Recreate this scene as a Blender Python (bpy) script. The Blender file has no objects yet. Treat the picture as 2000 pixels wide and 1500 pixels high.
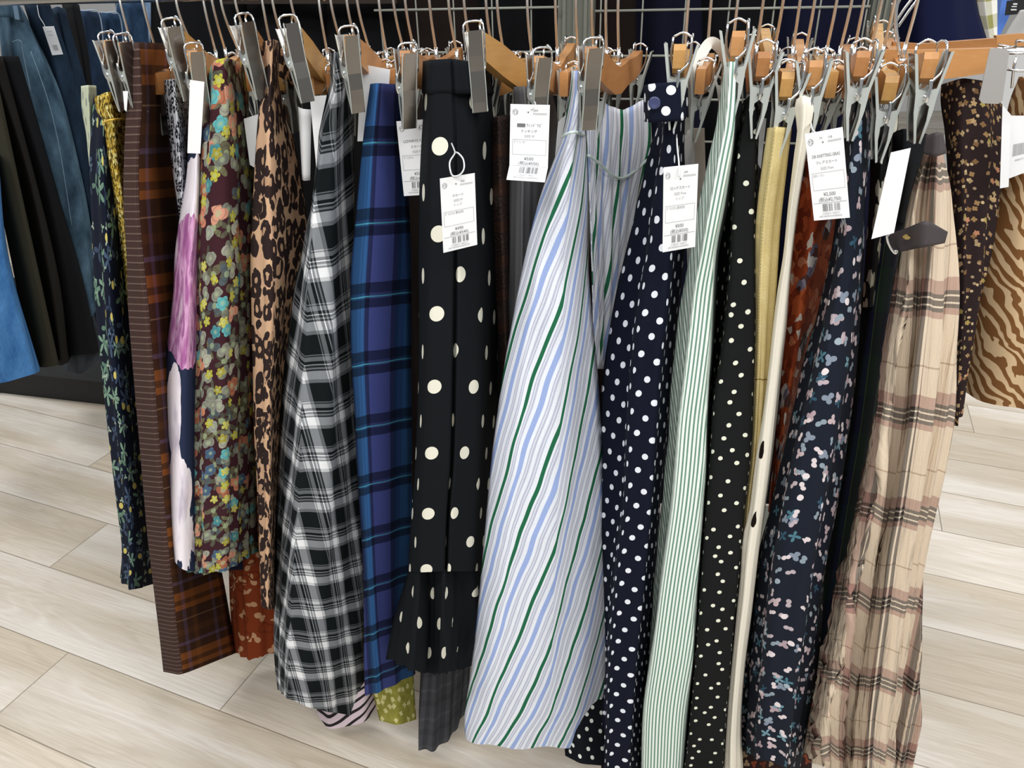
import bpy, bmesh, math, random
from mathutils import Vector, Matrix
random.seed(7)
SC = bpy.context.scene
COL = SC.collection
R = math.radians
# ------------------------------------------------------------ camera, light, exposure
H = 1.4
PITCH, ROLL, FPX = R(28.7), R(1.6), 1454.0
cam_d = bpy.data.cameras.new('camera'); cam = bpy.data.objects.new('camera', cam_d); COL.objects.link(cam)
cam_d.sensor_width = 36.0; cam_d.lens = FPX/2000*36.0; cam_d.clip_start = 0.02
cam.location = (0, 0, H)
cam.matrix_world = Matrix.Translation((0, 0, H)) @ Matrix.Rotation(R(90)-PITCH, 4, 'X') @ Matrix.Rotation(-ROLL, 4, 'Z')
SC.camera = cam
SC.view_settings.view_transform = 'Standard'; SC.view_settings.look = 'None'
SC.view_settings.gamma = 1.0; SC.view_settings.exposure = 0.0
SC.view_settings.use_curve_mapping = False
world = bpy.data.worlds.new('world'); SC.world = world; world.use_nodes = True
world.node_tree.nodes['Background'].inputs[0].default_value = (0.93, 0.97, 1.0, 1)
world.node_tree.nodes['Background'].inputs[1].default_value = 0.30
def lamp(name, loc, rot, sx, sy, power, col=(1, .99, .975)):
    l = bpy.data.lights.new(name, 'AREA'); l.shape = 'RECTANGLE'; l.size = sx; l.size_y = sy; l.energy = power; l.color = col
    o = bpy.data.objects.new(name, l); COL.objects.link(o); o.location = loc; o.rotation_euler = rot
    o['kind'] = 'structure'; return o
lamp('ceiling_lamp', (-1.3, 0.1, 2.9), (0, 0, R(-22)), 2.6, .35, 40)
lamp('ceiling_lamp', (1.5, -0.2, 2.9), (0, 0, R(-22)), 2.6, .35, 42)
lamp('ceiling_lamp', (0.1, -1.5, 2.8), (R(30), 0, 0), 3.4, .5, 62)
lamp('ceiling_lamp', (-1.8, 2.9, 2.9), (0, 0, R(-22)), 2.6, .35, 44)
lamp('ceiling_lamp', (2.2, 2.6, 2.9), (0, 0, R(-22)), 2.6, .35, 54)

# ------------------------------------------------------------ frames
CP, SP = math.cos(PITCH), math.sin(PITCH)
def ray(x, y):
    a, b = x-1000, 750-y
    c, s = math.cos(ROLL), math.sin(ROLL)
    a, b = a*c+b*s, -a*s+b*c            # camera roll
    return Vector((a, b*SP+FPX*CP, b*CP-FPX*SP))
HA = R(75.7)
AW = Vector((math.cos(HA), math.sin(HA), 0))     # across the rack, away from the aisle
NV = -AW                                         # towards the aisle
SV = Vector((math.sin(HA), -math.cos(HA), 0))    # along the rail, to the right
ZV = Vector((0, 0, 1))
D0 = 1.076
def at(x, y, n=0.0):
    "point seen at a place in the photo, on the upright plane n metres in front of the rail"
    d = ray(x, y); return Vector((0, 0, H)) + d*((D0-n)/d.dot(AW))
def atz(x, y, z):
    d = ray(x, y); return Vector((0, 0, H)) + d*((z-H)/d.z)
def rk(s, n, z): return AW*(D0-n) + SV*s + ZV*z

# ------------------------------------------------------------ node helpers
class M:
    def __init__(s, name, rough=.85, spec=.25, metal=0.0):
        s.m = bpy.data.materials.new(name); s.m.use_nodes = True; s.t = s.m.node_tree; s.N = s.t.nodes
        s.b = s.N['Principled BSDF']; s.b.inputs['Roughness'].default_value = rough
        s.b.inputs['Specular IOR Level'].default_value = spec; s.b.inputs['Metallic'].default_value = metal
    def lk(s, v, inp):
        if isinstance(v, bpy.types.NodeSocket): s.t.links.new(v, inp)
        elif isinstance(v, (tuple, list)) and len(v) == 3 and inp.type == 'RGBA': inp.default_value = (*v, 1)
        else: inp.default_value = v
    def ma(s, op, a, b=0.0, c=None, clamp=False):
        n = s.N.new('ShaderNodeMath'); n.operation = op; n.use_clamp = clamp
        s.lk(a, n.inputs[0]); s.lk(b, n.inputs[1])
        if c is not None: s.lk(c, n.inputs[2])
        return n.outputs[0]
    def vm(s, op, a, b=(0, 0, 0), sc=None):
        n = s.N.new('ShaderNodeVectorMath'); n.operation = op; s.lk(a, n.inputs[0]); s.lk(b, n.inputs[1])
        if sc is not None: s.lk(sc, n.inputs['Scale'])
        return n.outputs['Value'] if op in ('LENGTH', 'DOT_PRODUCT') else n.outputs[0]
    def xyz(s, v):
        n = s.N.new('ShaderNodeSeparateXYZ'); s.lk(v, n.inputs[0]); return n.outputs
    def vec(s, x, y=0.0, z=0.0):
        n = s.N.new('ShaderNodeCombineXYZ'); s.lk(x, n.inputs[0]); s.lk(y, n.inputs[1]); s.lk(z, n.inputs[2]); return n.outputs[0]
    def tc(s, which='UV'):
        n = s.N.new('ShaderNodeTexCoord'); return n.outputs[which]
    def uv(s, ang=0.0, mirror=False, off=(0, 0)):
        o = s.xyz(s.tc()); u, v = o[0], o[1]
        if mirror: u = s.ma('ABSOLUTE', u)
        c, q = math.cos(R(ang)), math.sin(R(ang))
        U = s.ma('ADD', s.ma('MULTIPLY', u, c), s.ma('MULTIPLY', v, q)); V = s.ma('ADD', s.ma('MULTIPLY', v, c), s.ma('MULTIPLY', u, -q))
        return s.ma('ADD', U, off[0]), s.ma('ADD', V, off[1])
    def mix(s, f, a, b, mode='MIX'):
        n = s.N.new('ShaderNodeMix'); n.data_type = 'RGBA'; n.blend_type = mode
        s.lk(f, n.inputs[0]); s.lk(a, n.inputs[6]); s.lk(b, n.inputs[7]); return n.outputs[2]
    def ramp(s, f, stops, const=True):
        n = s.N.new('ShaderNodeValToRGB'); r = n.color_ramp; r.interpolation = 'CONSTANT' if const else 'LINEAR'
        while len(r.elements) < len(stops): r.elements.new(.5)
        for e, (p, c) in zip(r.elements, stops):
            e.position = p; e.color = (*(c if isinstance(c, (tuple, list)) else (c, c, c)), 1)
        s.lk(f, n.inputs[0]); return n.outputs[0]
    def noise(s, v, sc, det=2.0, dist=0.0, out=0, rough=.5):
        n = s.N.new('ShaderNodeTexNoise'); n.inputs['Scale'].default_value = sc; n.inputs['Detail'].default_value = det
        n.inputs['Distortion'].default_value = dist; n.inputs['Roughness'].default_value = rough
        s.lk(v, n.inputs['Vector']); return n.outputs[out]
    def voro(s, v, sc=1.0, rnd=1.0, feat='F1', sm=None):
        n = s.N.new('ShaderNodeTexVoronoi'); n.voronoi_dimensions = '2D'; n.feature = feat
        n.inputs['Scale'].default_value = sc; n.inputs['Randomness'].default_value = rnd; s.lk(v, n.inputs['Vector']); return n.outputs
    def warp(s, v, sc, amp):
        nz = s.noise(v, sc, 2.0, out=1); return s.vm('ADD', v, s.vm('SCALE', s.vm('SUBTRACT', nz, (.5, .5, .5)), sc=amp))
    def per(s, x, p, off=0.0): return s.ma('FRACT', s.ma('ADD', s.ma('MULTIPLY', x, 1.0/p), off))
    def motif(s, v, sc, k=5, rad=.35, amp=.35, rnd=.7, prob=1.0, off=(0, 0), spin=True, pw=1.0, asp=1.0):
        "scattered petalled shapes: mask, random value, radius, random 2"
        P = s.vm('SCALE', s.vm('ADD', v, (off[0], off[1], 0)), sc=sc)
        vo = s.voro(P, 1.0, rnd); d = s.xyz(s.vm('SUBTRACT', P, vo['Position'])); c = s.xyz(vo['Color'])
        dx, dy = d[0], s.ma('MULTIPLY', d[1], asp)
        r = s.vm('LENGTH', s.vec(dx, dy))
        if k:
            an = s.ma('ARCTAN2', dy, dx)
            if spin: an = s.ma('ADD', an, s.ma('MULTIPLY', c[0], 6.283))
            pet = s.ma('POWER', s.ma('ABSOLUTE', s.ma('COSINE', s.ma('MULTIPLY', an, k/2.0))), pw)
            lim = s.ma('MULTIPLY_ADD', pet, rad*amp, rad*(1-amp))
        else: lim = rad
        mk = s.ma('LESS_THAN', r, lim)
        if prob < 1: mk = s.ma('MULTIPLY', mk, s.ma('LESS_THAN', c[1], prob))
        return mk, c[2], r, c[0]
    def out(s, col, rough=None, bump=None, bs=.15, bd=.001):
        s.lk(col, s.b.inputs['Base Color'])
        if rough is not None: s.lk(rough, s.b.inputs['Roughness'])
        if bump is not None:
            n = s.N.new('ShaderNodeBump'); n.inputs['Strength'].default_value = bs; n.inputs['Distance'].default_value = bd
            s.t.links.new(bump, n.inputs['Height']); s.t.links.new(n.outputs[0], s.b.inputs['Normal'])
        return s.m
    def weave(s, col, amt=.12, sc=900):
        n = s.noise(s.tc(), sc, 1.0); return s.mix(1.0, col, s.ramp(n, [(.3, 1-amt), (.7, 1+amt*.0)], False), 'MULTIPLY')
def flat(name, col, rough=.85, spec=.25, metal=0.0):
    m = M(name, rough, spec, metal); return m.out(tuple(col))
def cloth(name, col, amt=.15, rough=.9):
    m = M(name, rough, .15); return m.out(m.weave(tuple(col), amt))
def sr(h):
    h = h.lstrip('#'); v = [int(h[i:i+2], 16)/255 for i in (0, 2, 4)]
    return tuple(c/12.92 if c <= .04045 else ((c+.055)/1.055)**2.4 for c in v)

# ------------------------------------------------------------ object helpers
def tag(o, label=None, cat=None, group=None, kind=None):
    if label: o['label'] = label
    if cat: o['category'] = cat
    if group: o['group'] = group
    if kind: o['kind'] = kind
    return o
def link(name, me, mats=(), parent=None, smooth=False):
    o = bpy.data.objects.new(name, me); COL.objects.link(o)
    for m in (mats if isinstance(mats, (list, tuple)) else [mats]): me.materials.append(m)
    if parent: o.parent = parent
    if smooth: me.shade_smooth()
    return o
def pydata(name, vs, fs, mats=(), parent=None, smooth=False):
    me = bpy.data.meshes.new(name); me.from_pydata([tuple(v) for v in vs], [], fs); me.update()
    return link(name, me, mats, parent, smooth)
def empty(name, loc=(0, 0, 0), rz=0.0):
    o = bpy.data.objects.new(name, None); COL.objects.link(o); o.location = loc; o.rotation_euler = (0, 0, rz); o.empty_display_size = .03
    return o
def box_vf(c, sx, sy, sz, vs, fs, X=Vector((1, 0, 0)), Y=Vector((0, 1, 0)), Z=ZV):
    b = len(vs); c = Vector(c)
    for k in (-1, 1):
        for j in (-1, 1):
            for i in (-1, 1): vs.append(c+X*(i*sx/2)+Y*(j*sy/2)+Z*(k*sz/2))
    for f in ((0, 2, 3, 1), (4, 5, 7, 6), (0, 1, 5, 4), (2, 6, 7, 3), (0, 4, 6, 2), (1, 3, 7, 5)): fs.append([b+i for i in f])
def tube_vf(pts, r, vs, fs, n=8, cap=True):
    pts = [Vector(p) for p in pts]; base = len(vs); up = Vector((.13, .21, .97)).normalized()
    for i, p in enumerate(pts):
        t = (pts[min(i+1, len(pts)-1)]-pts[max(i-1, 0)]).normalized()
        a = t.cross(up)
        if a.length < .1: a = t.cross(Vector((1, 0, 0)))
        a.normalize(); b = t.cross(a)
        rr = r[i] if isinstance(r, (list, tuple)) else r
        for k in range(n):
            w = 2*math.pi*k/n; vs.append(p+a*(math.cos(w)*rr)+b*(math.sin(w)*rr))
    for i in range(len(pts)-1):
        for k in range(n):
            q = base+i*n; fs.append([q+k, q+(k+1) % n, q+n+(k+1) % n, q+n+k])
    if cap: fs.append([base+k for k in range(n)][::-1]); fs.append([base+(len(pts)-1)*n+k for k in range(n)])
def tube(name, pts, r, mat, parent=None, n=8):
    vs, fs = [], []; tube_vf(pts, r, vs, fs, n); return pydata(name, vs, fs, mat, parent, True)
def smoothpts(pts, n=6):
    pts = [Vector(p) for p in pts]; out = []
    for i in range(len(pts)-1):
        p0, p1, p2, p3 = pts[max(i-1, 0)], pts[i], pts[i+1], pts[min(i+2, len(pts)-1)]
        for k in range(n):
            t = k/n; out.append(.5*((2*p1)+(p2-p0)*t+(2*p0-5*p1+4*p2-p3)*t*t+(3*p1-p0-3*p2+p3)*t**3))
    out.append(pts[-1]); return out
def prism_vf(poly, t, vs, fs, X, Y, N, O):
    "polygon in the X,Y plane with thickness t along N"
    b = len(vs); n = len(poly)
    for k in (-.5, .5):
        for (x, y) in poly: vs.append(O+X*x+Y*y+N*(t*k))
    fs.append(list(range(b, b+n))[::-1]); fs.append(list(range(b+n, b+2*n)))
    for i in range(n): j = (i+1) % n; fs.append([b+i, b+j, b+n+j, b+n+i])

def parse(s): return [tuple(float(q) for q in w.split(',')) for w in s.split()]
def col_at(c, t):
    n0, n1, pts = c; y0, y1 = pts[0][1], pts[-1][1]; y = y0+(y1-y0)*t
    i = 0
    while i < len(pts)-2 and y > pts[i+1][1]: i += 1
    (xa, ya), (xb, yb) = pts[i], pts[i+1]
    f = (y-ya)/(yb-ya) if yb != ya else 0.0
    # soft interpolation through the neighbours
    xm = pts[i-1] if i > 0 else None; xn = pts[i+2] if i+2 < len(pts) else None
    sl = (xb-xa)/(yb-ya) if yb != ya else 0
    s0 = (xb-xm[0])/(yb-xm[1]) if xm and yb != xm[1] else sl
    s1 = (xn[0]-xa)/(xn[1]-ya) if xn and xn[1] != ya else sl
    h = yb-ya; f2, f3 = f*f, f*f*f
    x = (2*f3-3*f2+1)*xa+(f3-2*f2+f)*h*s0+(-2*f3+3*f2)*xb+(f3-f2)*h*s1
    return at(x, y, n0+(n1-n0)*t)
def garment(name, mats, cols, parent=None, folds=(), nv=64, sub=8, ridge=None, smooth=3, matmap=None, closed=True, thick=.0016, hem=0.0, fade=.12):
    """a hanging garment: a closed tube of cloth pinched at the waist, its section given by vertical creases (cols).
    folds: (amplitude, waves per metre, phase). matmap: material index of each gap."""
    cc = []
    for a, b, p in cols:
        p = parse(p); d = ray(*p[-1])
        if at(p[-1][0], p[-1][1], b).z < .05: b = D0-(.05-H)/d.z*d.dot(AW)     # hems stay clear of the floor
        cc.append((a, b, p))
    cols = cc; nc = len(cols); ridge = nc//2 if ridge is None else ridge
    rows = []
    vlen = 0; prev = None
    for j in range(nv+1):
        t = j/nv; C = [col_at(c, t) for c in cols]
        if prev is not None: vlen += (C[ridge]-prev).length
        prev = C[ridge]
        P = []
        for i in range(nc-1):
            for k in range(sub): P.append(C[i].lerp(C[i+1], k/sub))
        P.append(C[-1])
        # u = arc length from the ridge
        U = [0.0]
        for i in range(1, len(P)): U.append(U[-1]+(P[i]-P[i-1]).length)
        ur = U[ridge*sub]; U = [u-ur for u in U]
        for _ in range(smooth):
            Q = P[:]
            for i in range(1, len(P)-1): Q[i] = P[i]*.5+(P[i-1]+P[i+1])*.25
            P = Q
        if folds:
            amp0 = 1.0 if fade == 0 else min(1.0, t/fade)
            Q = P[:]
            for i in range(len(P)):
                tg = (P[min(i+1, len(P)-1)]-P[max(i-1, 0)]); nr = Vector((-tg.y, tg.x, 0))
                if nr.length < 1e-6: continue
                nr.normalize(); d = 0
                for (A, fr, ph) in folds:
                    d += A*math.sin(fr*6.283*U[i]+ph+.9*math.sin(2.3*t+ph*3))*(.35+.65*t)
                Q[i] = P[i]+nr*d*amp0
            P = Q
        rows.append((P, U, vlen))
    W = len(rows[0][0]); vs, fs, uvs, mi = [], [], [], []
    for P, U, v in rows:
        vs += P; uvs += [(u, v) for u in U]
    if hem:
        for i in range(W): vs[nv*W+i] = vs[nv*W+i]+ZV*(hem*math.sin(uvs[nv*W+i][0]*60))
    for j in range(nv):
        for i in range(W-1):
            a = j*W+i; fs.append([a, a+W, a+W+1, a+1]); mi.append(matmap[min(i//sub, nc-2)] if matmap else 0)
    if closed:
        # back of the tube: last column -> first column
        KB = 4; b0 = len(vs)
        for j in range(nv+1):
            P, U, v = rows[j]; L, Rr = P[-1], P[0]
            for k in range(1, KB):
                f = k/KB; p = L.lerp(Rr, f)+NV*(-.03*math.sin(f*math.pi)*(.3+.7*j/nv)); vs.append(p); uvs.append((U[-1]+f*(L-Rr).length, v))
        def bi(j, k):
            return j*W+W-1 if k == 0 else (j*W if k == KB else b0+j*(KB-1)+k-1)
        for j in range(nv):
            for k in range(KB): fs.append([bi(j, k), bi(j+1, k), bi(j+1, k+1), bi(j, k+1)]); mi.append(mi[0] if matmap else 0)
        fs.append([i for i in range(W)]+[bi(0, k) for k in range(1, KB)]); mi.append(0)
    me = bpy.data.meshes.new(name); me.from_pydata([tuple(v) for v in vs], [], fs); me.update()
    uvl = me.uv_layers.new(name='UVMap')
    for l in me.loops: uvl.data[l.index].uv = uvs[l.vertex_index]
    for p, m_ in zip(me.polygons, mi): p.material_index = m_
    o = link(name, me, mats, None, True)
    if parent: o.parent = parent
    if not closed:
        md = o.modifiers.new('thickness', 'SOLIDIFY'); md.thickness = thick; md.offset = 0
    return o

# ------------------------------------------------------------ plain materials
CHROME = flat('chrome', (.78, .79, .80), .16, .5, 1.0)
STEEL = flat('brushed steel clip', (.29, .27, .25), .27, .5, 1.0)
ZINC = flat('zinc clip frame', (.66, .70, .66), .42, .5, .7)
WIREM = flat('hook wire', (.78, .77, .74), .35, .5, 1.0)
GRIDM = flat('grey coated wire', sr('#8d8f86'), .5)
POSTM = flat('grey green upright paint', sr('#6d6f66'), .6)
PAPER = flat('white card', (.80, .81, .82), .7)
PRINT = flat('grey print', (.16, .16, .17), .8)
PRINT2 = flat('pale grey print', (.36, .36, .37), .8)
GOLD = flat('gold metal', (.85, .62, .22), .25, .5, 1.0)
PLAST = flat('clear plastic loop', (.7, .72, .74), .3)
def wood_mat(name, a, b):
    m = M(name, .42, .4); o = m.vm('MULTIPLY', m.tc('Object'), (3, 40, 40)); n = m.noise(o, 6, 3, .6)
    return m.out(m.mix(n, sr(a), sr(b)), bump=n, bs=.05)
WOOD = [wood_mat('pale varnished wood', '#c4905c', '#b27d48'), wood_mat('orange varnished wood', '#b9814f', '#a06c3c'), wood_mat('honey wood', '#c89b5e', '#b38548')]

# ------------------------------------------------------------ printed and woven cloths
def m_checkfine():
    m = M('fine plum check', .95, .1); u, v = m.uv()
    a = m.ramp(m.per(v, .0105), [(0, sr('#4c3834')), (.70, sr('#76625a')), (.90, sr('#43312d'))])
    b = m.ramp(m.per(u, .0065), [(0, 1.0), (.6, .68)])
    return m.out(m.weave(m.mix(1.0, a, b, 'MULTIPLY'), .3))
def m_brownplaid():
    m = M('brown tartan', .95, .1); u, v = m.uv()
    o, d, p, l = sr('#8f5426'), sr('#41281a'), sr('#5e4a5c'), sr('#8a6a50')
    a = m.ramp(m.per(v, .152, .25), [(0, d), (.12, p), (.17, d), (.3, o), (.42, sr('#5a3419')), (.5, o), (.58, d), (.74, l), (.755, d), (.9, sr('#54331c'))])
    b = m.ramp(m.per(u, .15, .05), [(0, sr('#4a3020')), (.3, sr('#6a5a78')), (.42, sr('#3a2418')), (.6, sr('#6f4220')), (.75, sr('#37241b'))])
    return m.out(m.weave(m.mix(.28, a, b), .35))
def m_bwplaid():
    m = M('black and white plaid', .9, .1); u, v = m.uv(-17, True)
    st = [(0, 0.0), (.36, .5), (.38, .05), (.41, .5), (.50, .0), (.56, .9), (.585, .05), (.63, .55), (.665, .05), (.70, 1.0), (.88, .52), (.955, .0)]
    a = m.xyz(m.ramp(m.per(u, .074, .62), st))[0]; b = m.xyz(m.ramp(m.per(v, .074, .1), st))[0]
    f = m.ma('MULTIPLY', m.ma('ADD', a, b), .5)
    return m.out(m.weave(m.ramp(f, [(0, sr('#12181a')), (.5, sr('#83878c')), (.95, sr('#eceef0'))], False), .12))
def m_blueplaid():
    m = M('blue tartan', .9, .12); u, v = m.uv()
    B, C = sr('#424c8a'), sr('#4a9cb4'); f = m.per(v, .102, .12)
    a = m.ramp(f, [(0, 1.0), (.60, .30), (.75, .62), (.80, .7), (.83, .30), (.96, 1.0)])
    b = m.ramp(m.per(u, .15, .333), [(0, .8), (.20, 1.0), (.24, .75), (.27, 1.0), (.34, .38), (.43, 1.0), (.76, .40), (.84, .55), (.9, .8)])
    tint = m.ramp(m.per(u, .15, .333), [(0, sr('#2c5688')), (.34, B), (.84, sr('#28487c'))])
    line = m.ma('LESS_THAN', m.ma('ABSOLUTE', m.ma('SUBTRACT', f, .80)), .010)
    c = m.mix(1.0, m.mix(1.0, tint, a, 'MULTIPLY'), b, 'MULTIPLY')
    return m.out(m.weave(m.mix(m.ma('MULTIPLY', line, .75), c, C), .25))
def m_dots(name, base, dot, pitch, rad, rnd=0.0, ang=45, prob=1.0, off=(0, 0), wob=.0):
    m = M(name, .9, .1); u, v = m.uv(ang, off=off); V = m.vec(u, v)
    if wob: V = m.warp(V, 60, wob)
    k, c, r, c0 = m.motif(V, 1/pitch, 0, rad/pitch, 0, rnd, prob)
    return m.out(m.mix(k, m.weave(base, .2), dot))
def m_stripe():
    m = M('blue green white stripe', .88, .12); u, v = m.uv(12)
    w = m.noise(m.vec(u, v), 9, 1); u = m.ma('ADD', u, m.ma('MULTIPLY', w, .014))
    W, G, B, L = sr('#e6ebf4'), sr('#25694a'), sr('#9cb0e0'), sr('#bcc0d2')
    st = [(0, G), (.10, W), (.15, L), (.19, W), (.21, L), (.26, W), (.36, B), (.50, W), (.58, L), (.62, W), (.64, L), (.69, W), (.78, L), (.83, W), (.85, L), (.89, W)]
    bp = m.noise(m.vm('MULTIPLY', m.vec(u, v), (26, 9, 1)), 1.0, 3, .5); return m.out(m.weave(m.ramp(m.per(u, .058, .3), st), .1, 500), bump=bp, bs=.5, bd=.006)
def m_ticking(ang, mir=False, p=.0054):
    m = M('green and white ticking stripe', .88, .12); u, v = m.uv(ang, mir)
    return m.out(m.weave(m.ramp(m.per(u, p), [(0, sr('#e9f2ea')), (.56, sr('#6d9080'))]), .08))
def m_leafnavy():
    m = M('navy leaf print', .9, .12); u, v = m.uv(); V = m.warp(m.vec(u, v), 40, .004)
    c = m.weave(sr('#141b2c'), .3)
    for (sc, k, rad, amp, prob, off, cs, pw) in [(19, 5, .48, .95, .5, (.01, .03), ('#6a8a78', '#45566e', '#7c9a86'), 2), (22, 3, .44, .95, .55, (.31, .1), ('#3d4c62', '#5f7c6c', '#303c50'), 3), (44, 3, .36, .9, .3, (.7, .4), ('#8aa48e', '#5a6e82', '#a9b8a8'), 2)]:
        k_, c1, r, c0 = m.motif(V, sc, k, rad, amp, .8, prob, off, True, pw)
        c = m.mix(k_, c, m.ramp(c1, [(0, sr(cs[0])), (.4, sr(cs[1])), (.7, sr(cs[2]))]))
    k_, c1, r, c0 = m.motif(m.vec(u, v), 17, 0, .13, 0, .8, .6, (.2, .5)); c = m.mix(k_, c, sr('#cdbf6a'))
    return m.out(c)
def m_mustard():
    m = M('mustard ditsy print', .9, .12); u, v = m.uv(); V = m.vec(u, v)
    k, c1, r, c0 = m.motif(V, 105, 2, .62, .72, .9, 1, (0, 0), True, 1.2)
    return m.out(m.mix(k, sr('#584716'), m.ramp(c1, [(0, sr('#c7ab4a')), (.5, sr('#e0d48c')), (.8, sr('#a98a34'))])))
def m_bwleopard():
    m = M('black and white animal print', .9, .12); u, v = m.uv(); V = m.warp(m.vec(u, v), 90, .006)
    k, c1, r, c0 = m.motif(V, 88, 3, .47, .3, .85, .9); k = m.ma('MULTIPLY', k, m.ma('GREATER_THAN', r, .12))
    return m.out(m.mix(k, sr('#dfe2ea'), sr('#22242c')))
def blobmix(m, c, V, items):
    for (cu, cv, ru, rv, col, nz) in items:
        P = m.vm('SUBTRACT', V, (cu, cv, 0)); x = m.xyz(P)
        d = m.vm('LENGTH', m.vec(m.ma('MULTIPLY', x[0], 1/ru), m.ma('MULTIPLY', x[1], 1/rv)))
        n = m.noise(m.vm('MULTIPLY', V, (26, 9, 1)), 1.0, 4); d = m.ma('ADD', d, m.ma('MULTIPLY_ADD', n, nz, -nz*.5))
        c = m.mix(m.ma('LESS_THAN', d, 1.0), c, col(m, n) if callable(col) else col)
    return c
def m_bigflower():
    m = M('navy cloth with big painted flowers', .85, .15); u, v = m.uv(); V = m.vec(u, v); c = m.weave(sr('#27304a'), .15)
    pk = lambda m, n: m.ramp(n, [(.25, sr('#7c4274')), (.42, sr('#a9669c')), (.5, sr('#d9a6cc')), (.56, sr('#95558b')), (.7, sr('#efdbe8'))], False)
    wp = lambda m, n: m.ramp(n, [(.3, sr('#b9aec0')), (.5, sr('#efe8f0')), (.7, sr('#f6eef4'))], False)
    c = blobmix(m, c, V, [(-.02, .13, .12, .085, wp, .5), (-.02, .25, .13, .12, pk, .4), (-.055, .45, .036, .085, wp, .8), (-.02, .66, .06, .13, wp, 1.6), (-.035, .575, .03, .06, wp, 1.5), (.015, .60, .02, .05, wp, 1.5)])
    return m.out(c)
def m_maroonfloral():
    m = M('maroon garden floral', .9, .12); u, v = m.uv(); V0 = m.vec(u, v); V = m.warp(V0, 45, .008)
    c = m.weave(sr('#3f2229'), .2)
    L = [(24, 5, .47, .8, .75, (.0, .0), ('#67664c', '#565546', '#4a4a3c'), 1.5), (26, 3, .46, .75, .7, (.13, .27), ('#625f4a', '#74766a', '#4f585c'), 1.2),
         (32, 2, .40, .55, .55, (.4, .1), ('#85877a', '#74786e', '#98988a'), 1), (26, 3, .30, .2, .3, (.7, .9), ('#9a9c90', '#aaa99a', '#88897c'), 1),
         (26, 3, .44, .6, .34, (.5, .62), ('#bd7c62', '#a5664e', '#c99078'), 1), (28, 5, .32, .28, .38, (.23, .71), ('#5fa9ac', '#4b8b92', '#47607a'), 1), (34, 5, .30, .45, .42, (.91, .33), ('#b5b144', '#c2be5c', '#a39b3e'), 1)]
    for (sc, k, rad, amp, prob, off, cs, pw) in L:
        q, c1, r, c0 = m.motif(V if sc < 28 else V0, sc, k, rad, amp, .85, prob, off, True, pw)
        col = m.ramp(c1, [(0, sr(cs[0])), (.4, sr(cs[1])), (.7, sr(cs[2]))])
        col = m.mix(m.ma('MULTIPLY', m.ma('LESS_THAN', r, rad*.28), .6), col, sr('#9fb08a'))
        ring = m.ma('LESS_THAN', m.ma('ABSOLUTE', m.ma('SUBTRACT', r, rad*.6)), rad*.06); col = m.mix(m.ma('MULTIPLY', ring, .35), col, sr('#3f3a34'))
        c = m.mix(q, c, col)
    return m.out(c)
def m_leopard():
    m = M('leopard print', .9, .12); u, v = m.uv(); V = m.warp(m.vec(u, v), 45, .015)
    base = m.mix(m.noise(V, 30, 2), sr('#cbab84'), sr('#bf9680'))
    q, c1, r, c0 = m.motif(V, 31, 3, .53, .2, .7, 1, (.1, .2), True); ring = m.ma('GREATER_THAN', r, .15)
    gap = m.ma('LESS_THAN', m.noise(V, 40, 1), .61)
    dk = m.ma('MULTIPLY', m.ma('MULTIPLY', q, m.ma('MAXIMUM', ring, m.ma('LESS_THAN', c1, .45))), gap)
    c = m.mix(m.ma('MULTIPLY', q, .35), base, sr('#8a664c')); V2 = m.warp(m.vec(u, v), 60, .01)
    q2, c2, r2, c3 = m.motif(V2, 42, 2, .34, .25, .9, .45, (.6, .3), True)
    return m.out(m.mix(m.ma('MAXIMUM', dk, q2), c, sr('#2d2221')))
def m_rustlace():
    m = M('rust embroidered lace', .9, .12); u, v = m.uv(); V = m.warp(m.vec(u, v), 40, .006); c = m.weave(sr('#8a3d1f'), .4)
    q, c1, r, c0 = m.motif(V, 30, 2, .5, .8, .8, .6, (0, 0), True, 2); c = m.mix(q, c, sr('#b98f6c'))
    q, c1, r, c0 = m.motif(V, 26, 0, .35, 0, .8, .5, (.5, .2)); q = m.ma('MULTIPLY', q, m.ma('GREATER_THAN', r, .24)); c = m.mix(q, c, sr('#6a2c16'))
    return m.out(c)
def m_pinkzebra():
    m = M('pink and black zebra', .9, .12); u, v = m.uv(70); n = m.noise(m.vec(u, v), 14, 1)
    return m.out(m.ramp(m.per(m.ma('ADD', u, m.ma('MULTIPLY', n, .02)), .02), [(0, sr('#cdbcc4')), (.66, sr('#2a2628'))]))
def m_olive():
    m = M('olive blossom print', .9, .12); u, v = m.uv(); V = m.warp(m.vec(u, v), 60, .008); c = m.mix(m.noise(V, 70, 3), sr('#6a6a22'), sr('#a9a452'))
    q, c1, r, c0 = m.motif(V, 60, 4, .4, .4, .9, .5); return m.out(m.mix(q, c, sr('#c9c48a')))
def m_charcoal():
    m = M('charcoal shadow plaid', .95, .1); u, v = m.uv()
    a = m.ramp(m.per(v, .06), [(0, .9), (.4, 1.15), (.5, .9), (.8, .75)]); b = m.ramp(m.per(u, .02), [(0, 1.0), (.5, .7)])
    return m.out(m.mix(1, m.mix(1, sr('#45464a'), a, 'MULTIPLY'), b, 'MULTIPLY'))
def m_tweed():
    m = M('sparkly brown tweed', .75, .4); u, v = m.uv(); V = m.vec(u, v)
    n = m.noise(V, 330, 2); w = m.per(v, .008); c = m.ramp(n, [(0, sr('#1b1414')), (.48, sr('#3d2a24')), (.60, sr('#5e4236')), (.68, sr('#a08f80'))])
    c = m.mix(m.ramp(m.per(v, .05), [(0, .0), (.7, .5)]), c, sr('#54301c')); return m.out(c, bump=n, bs=.8, bd=.002)
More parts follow.
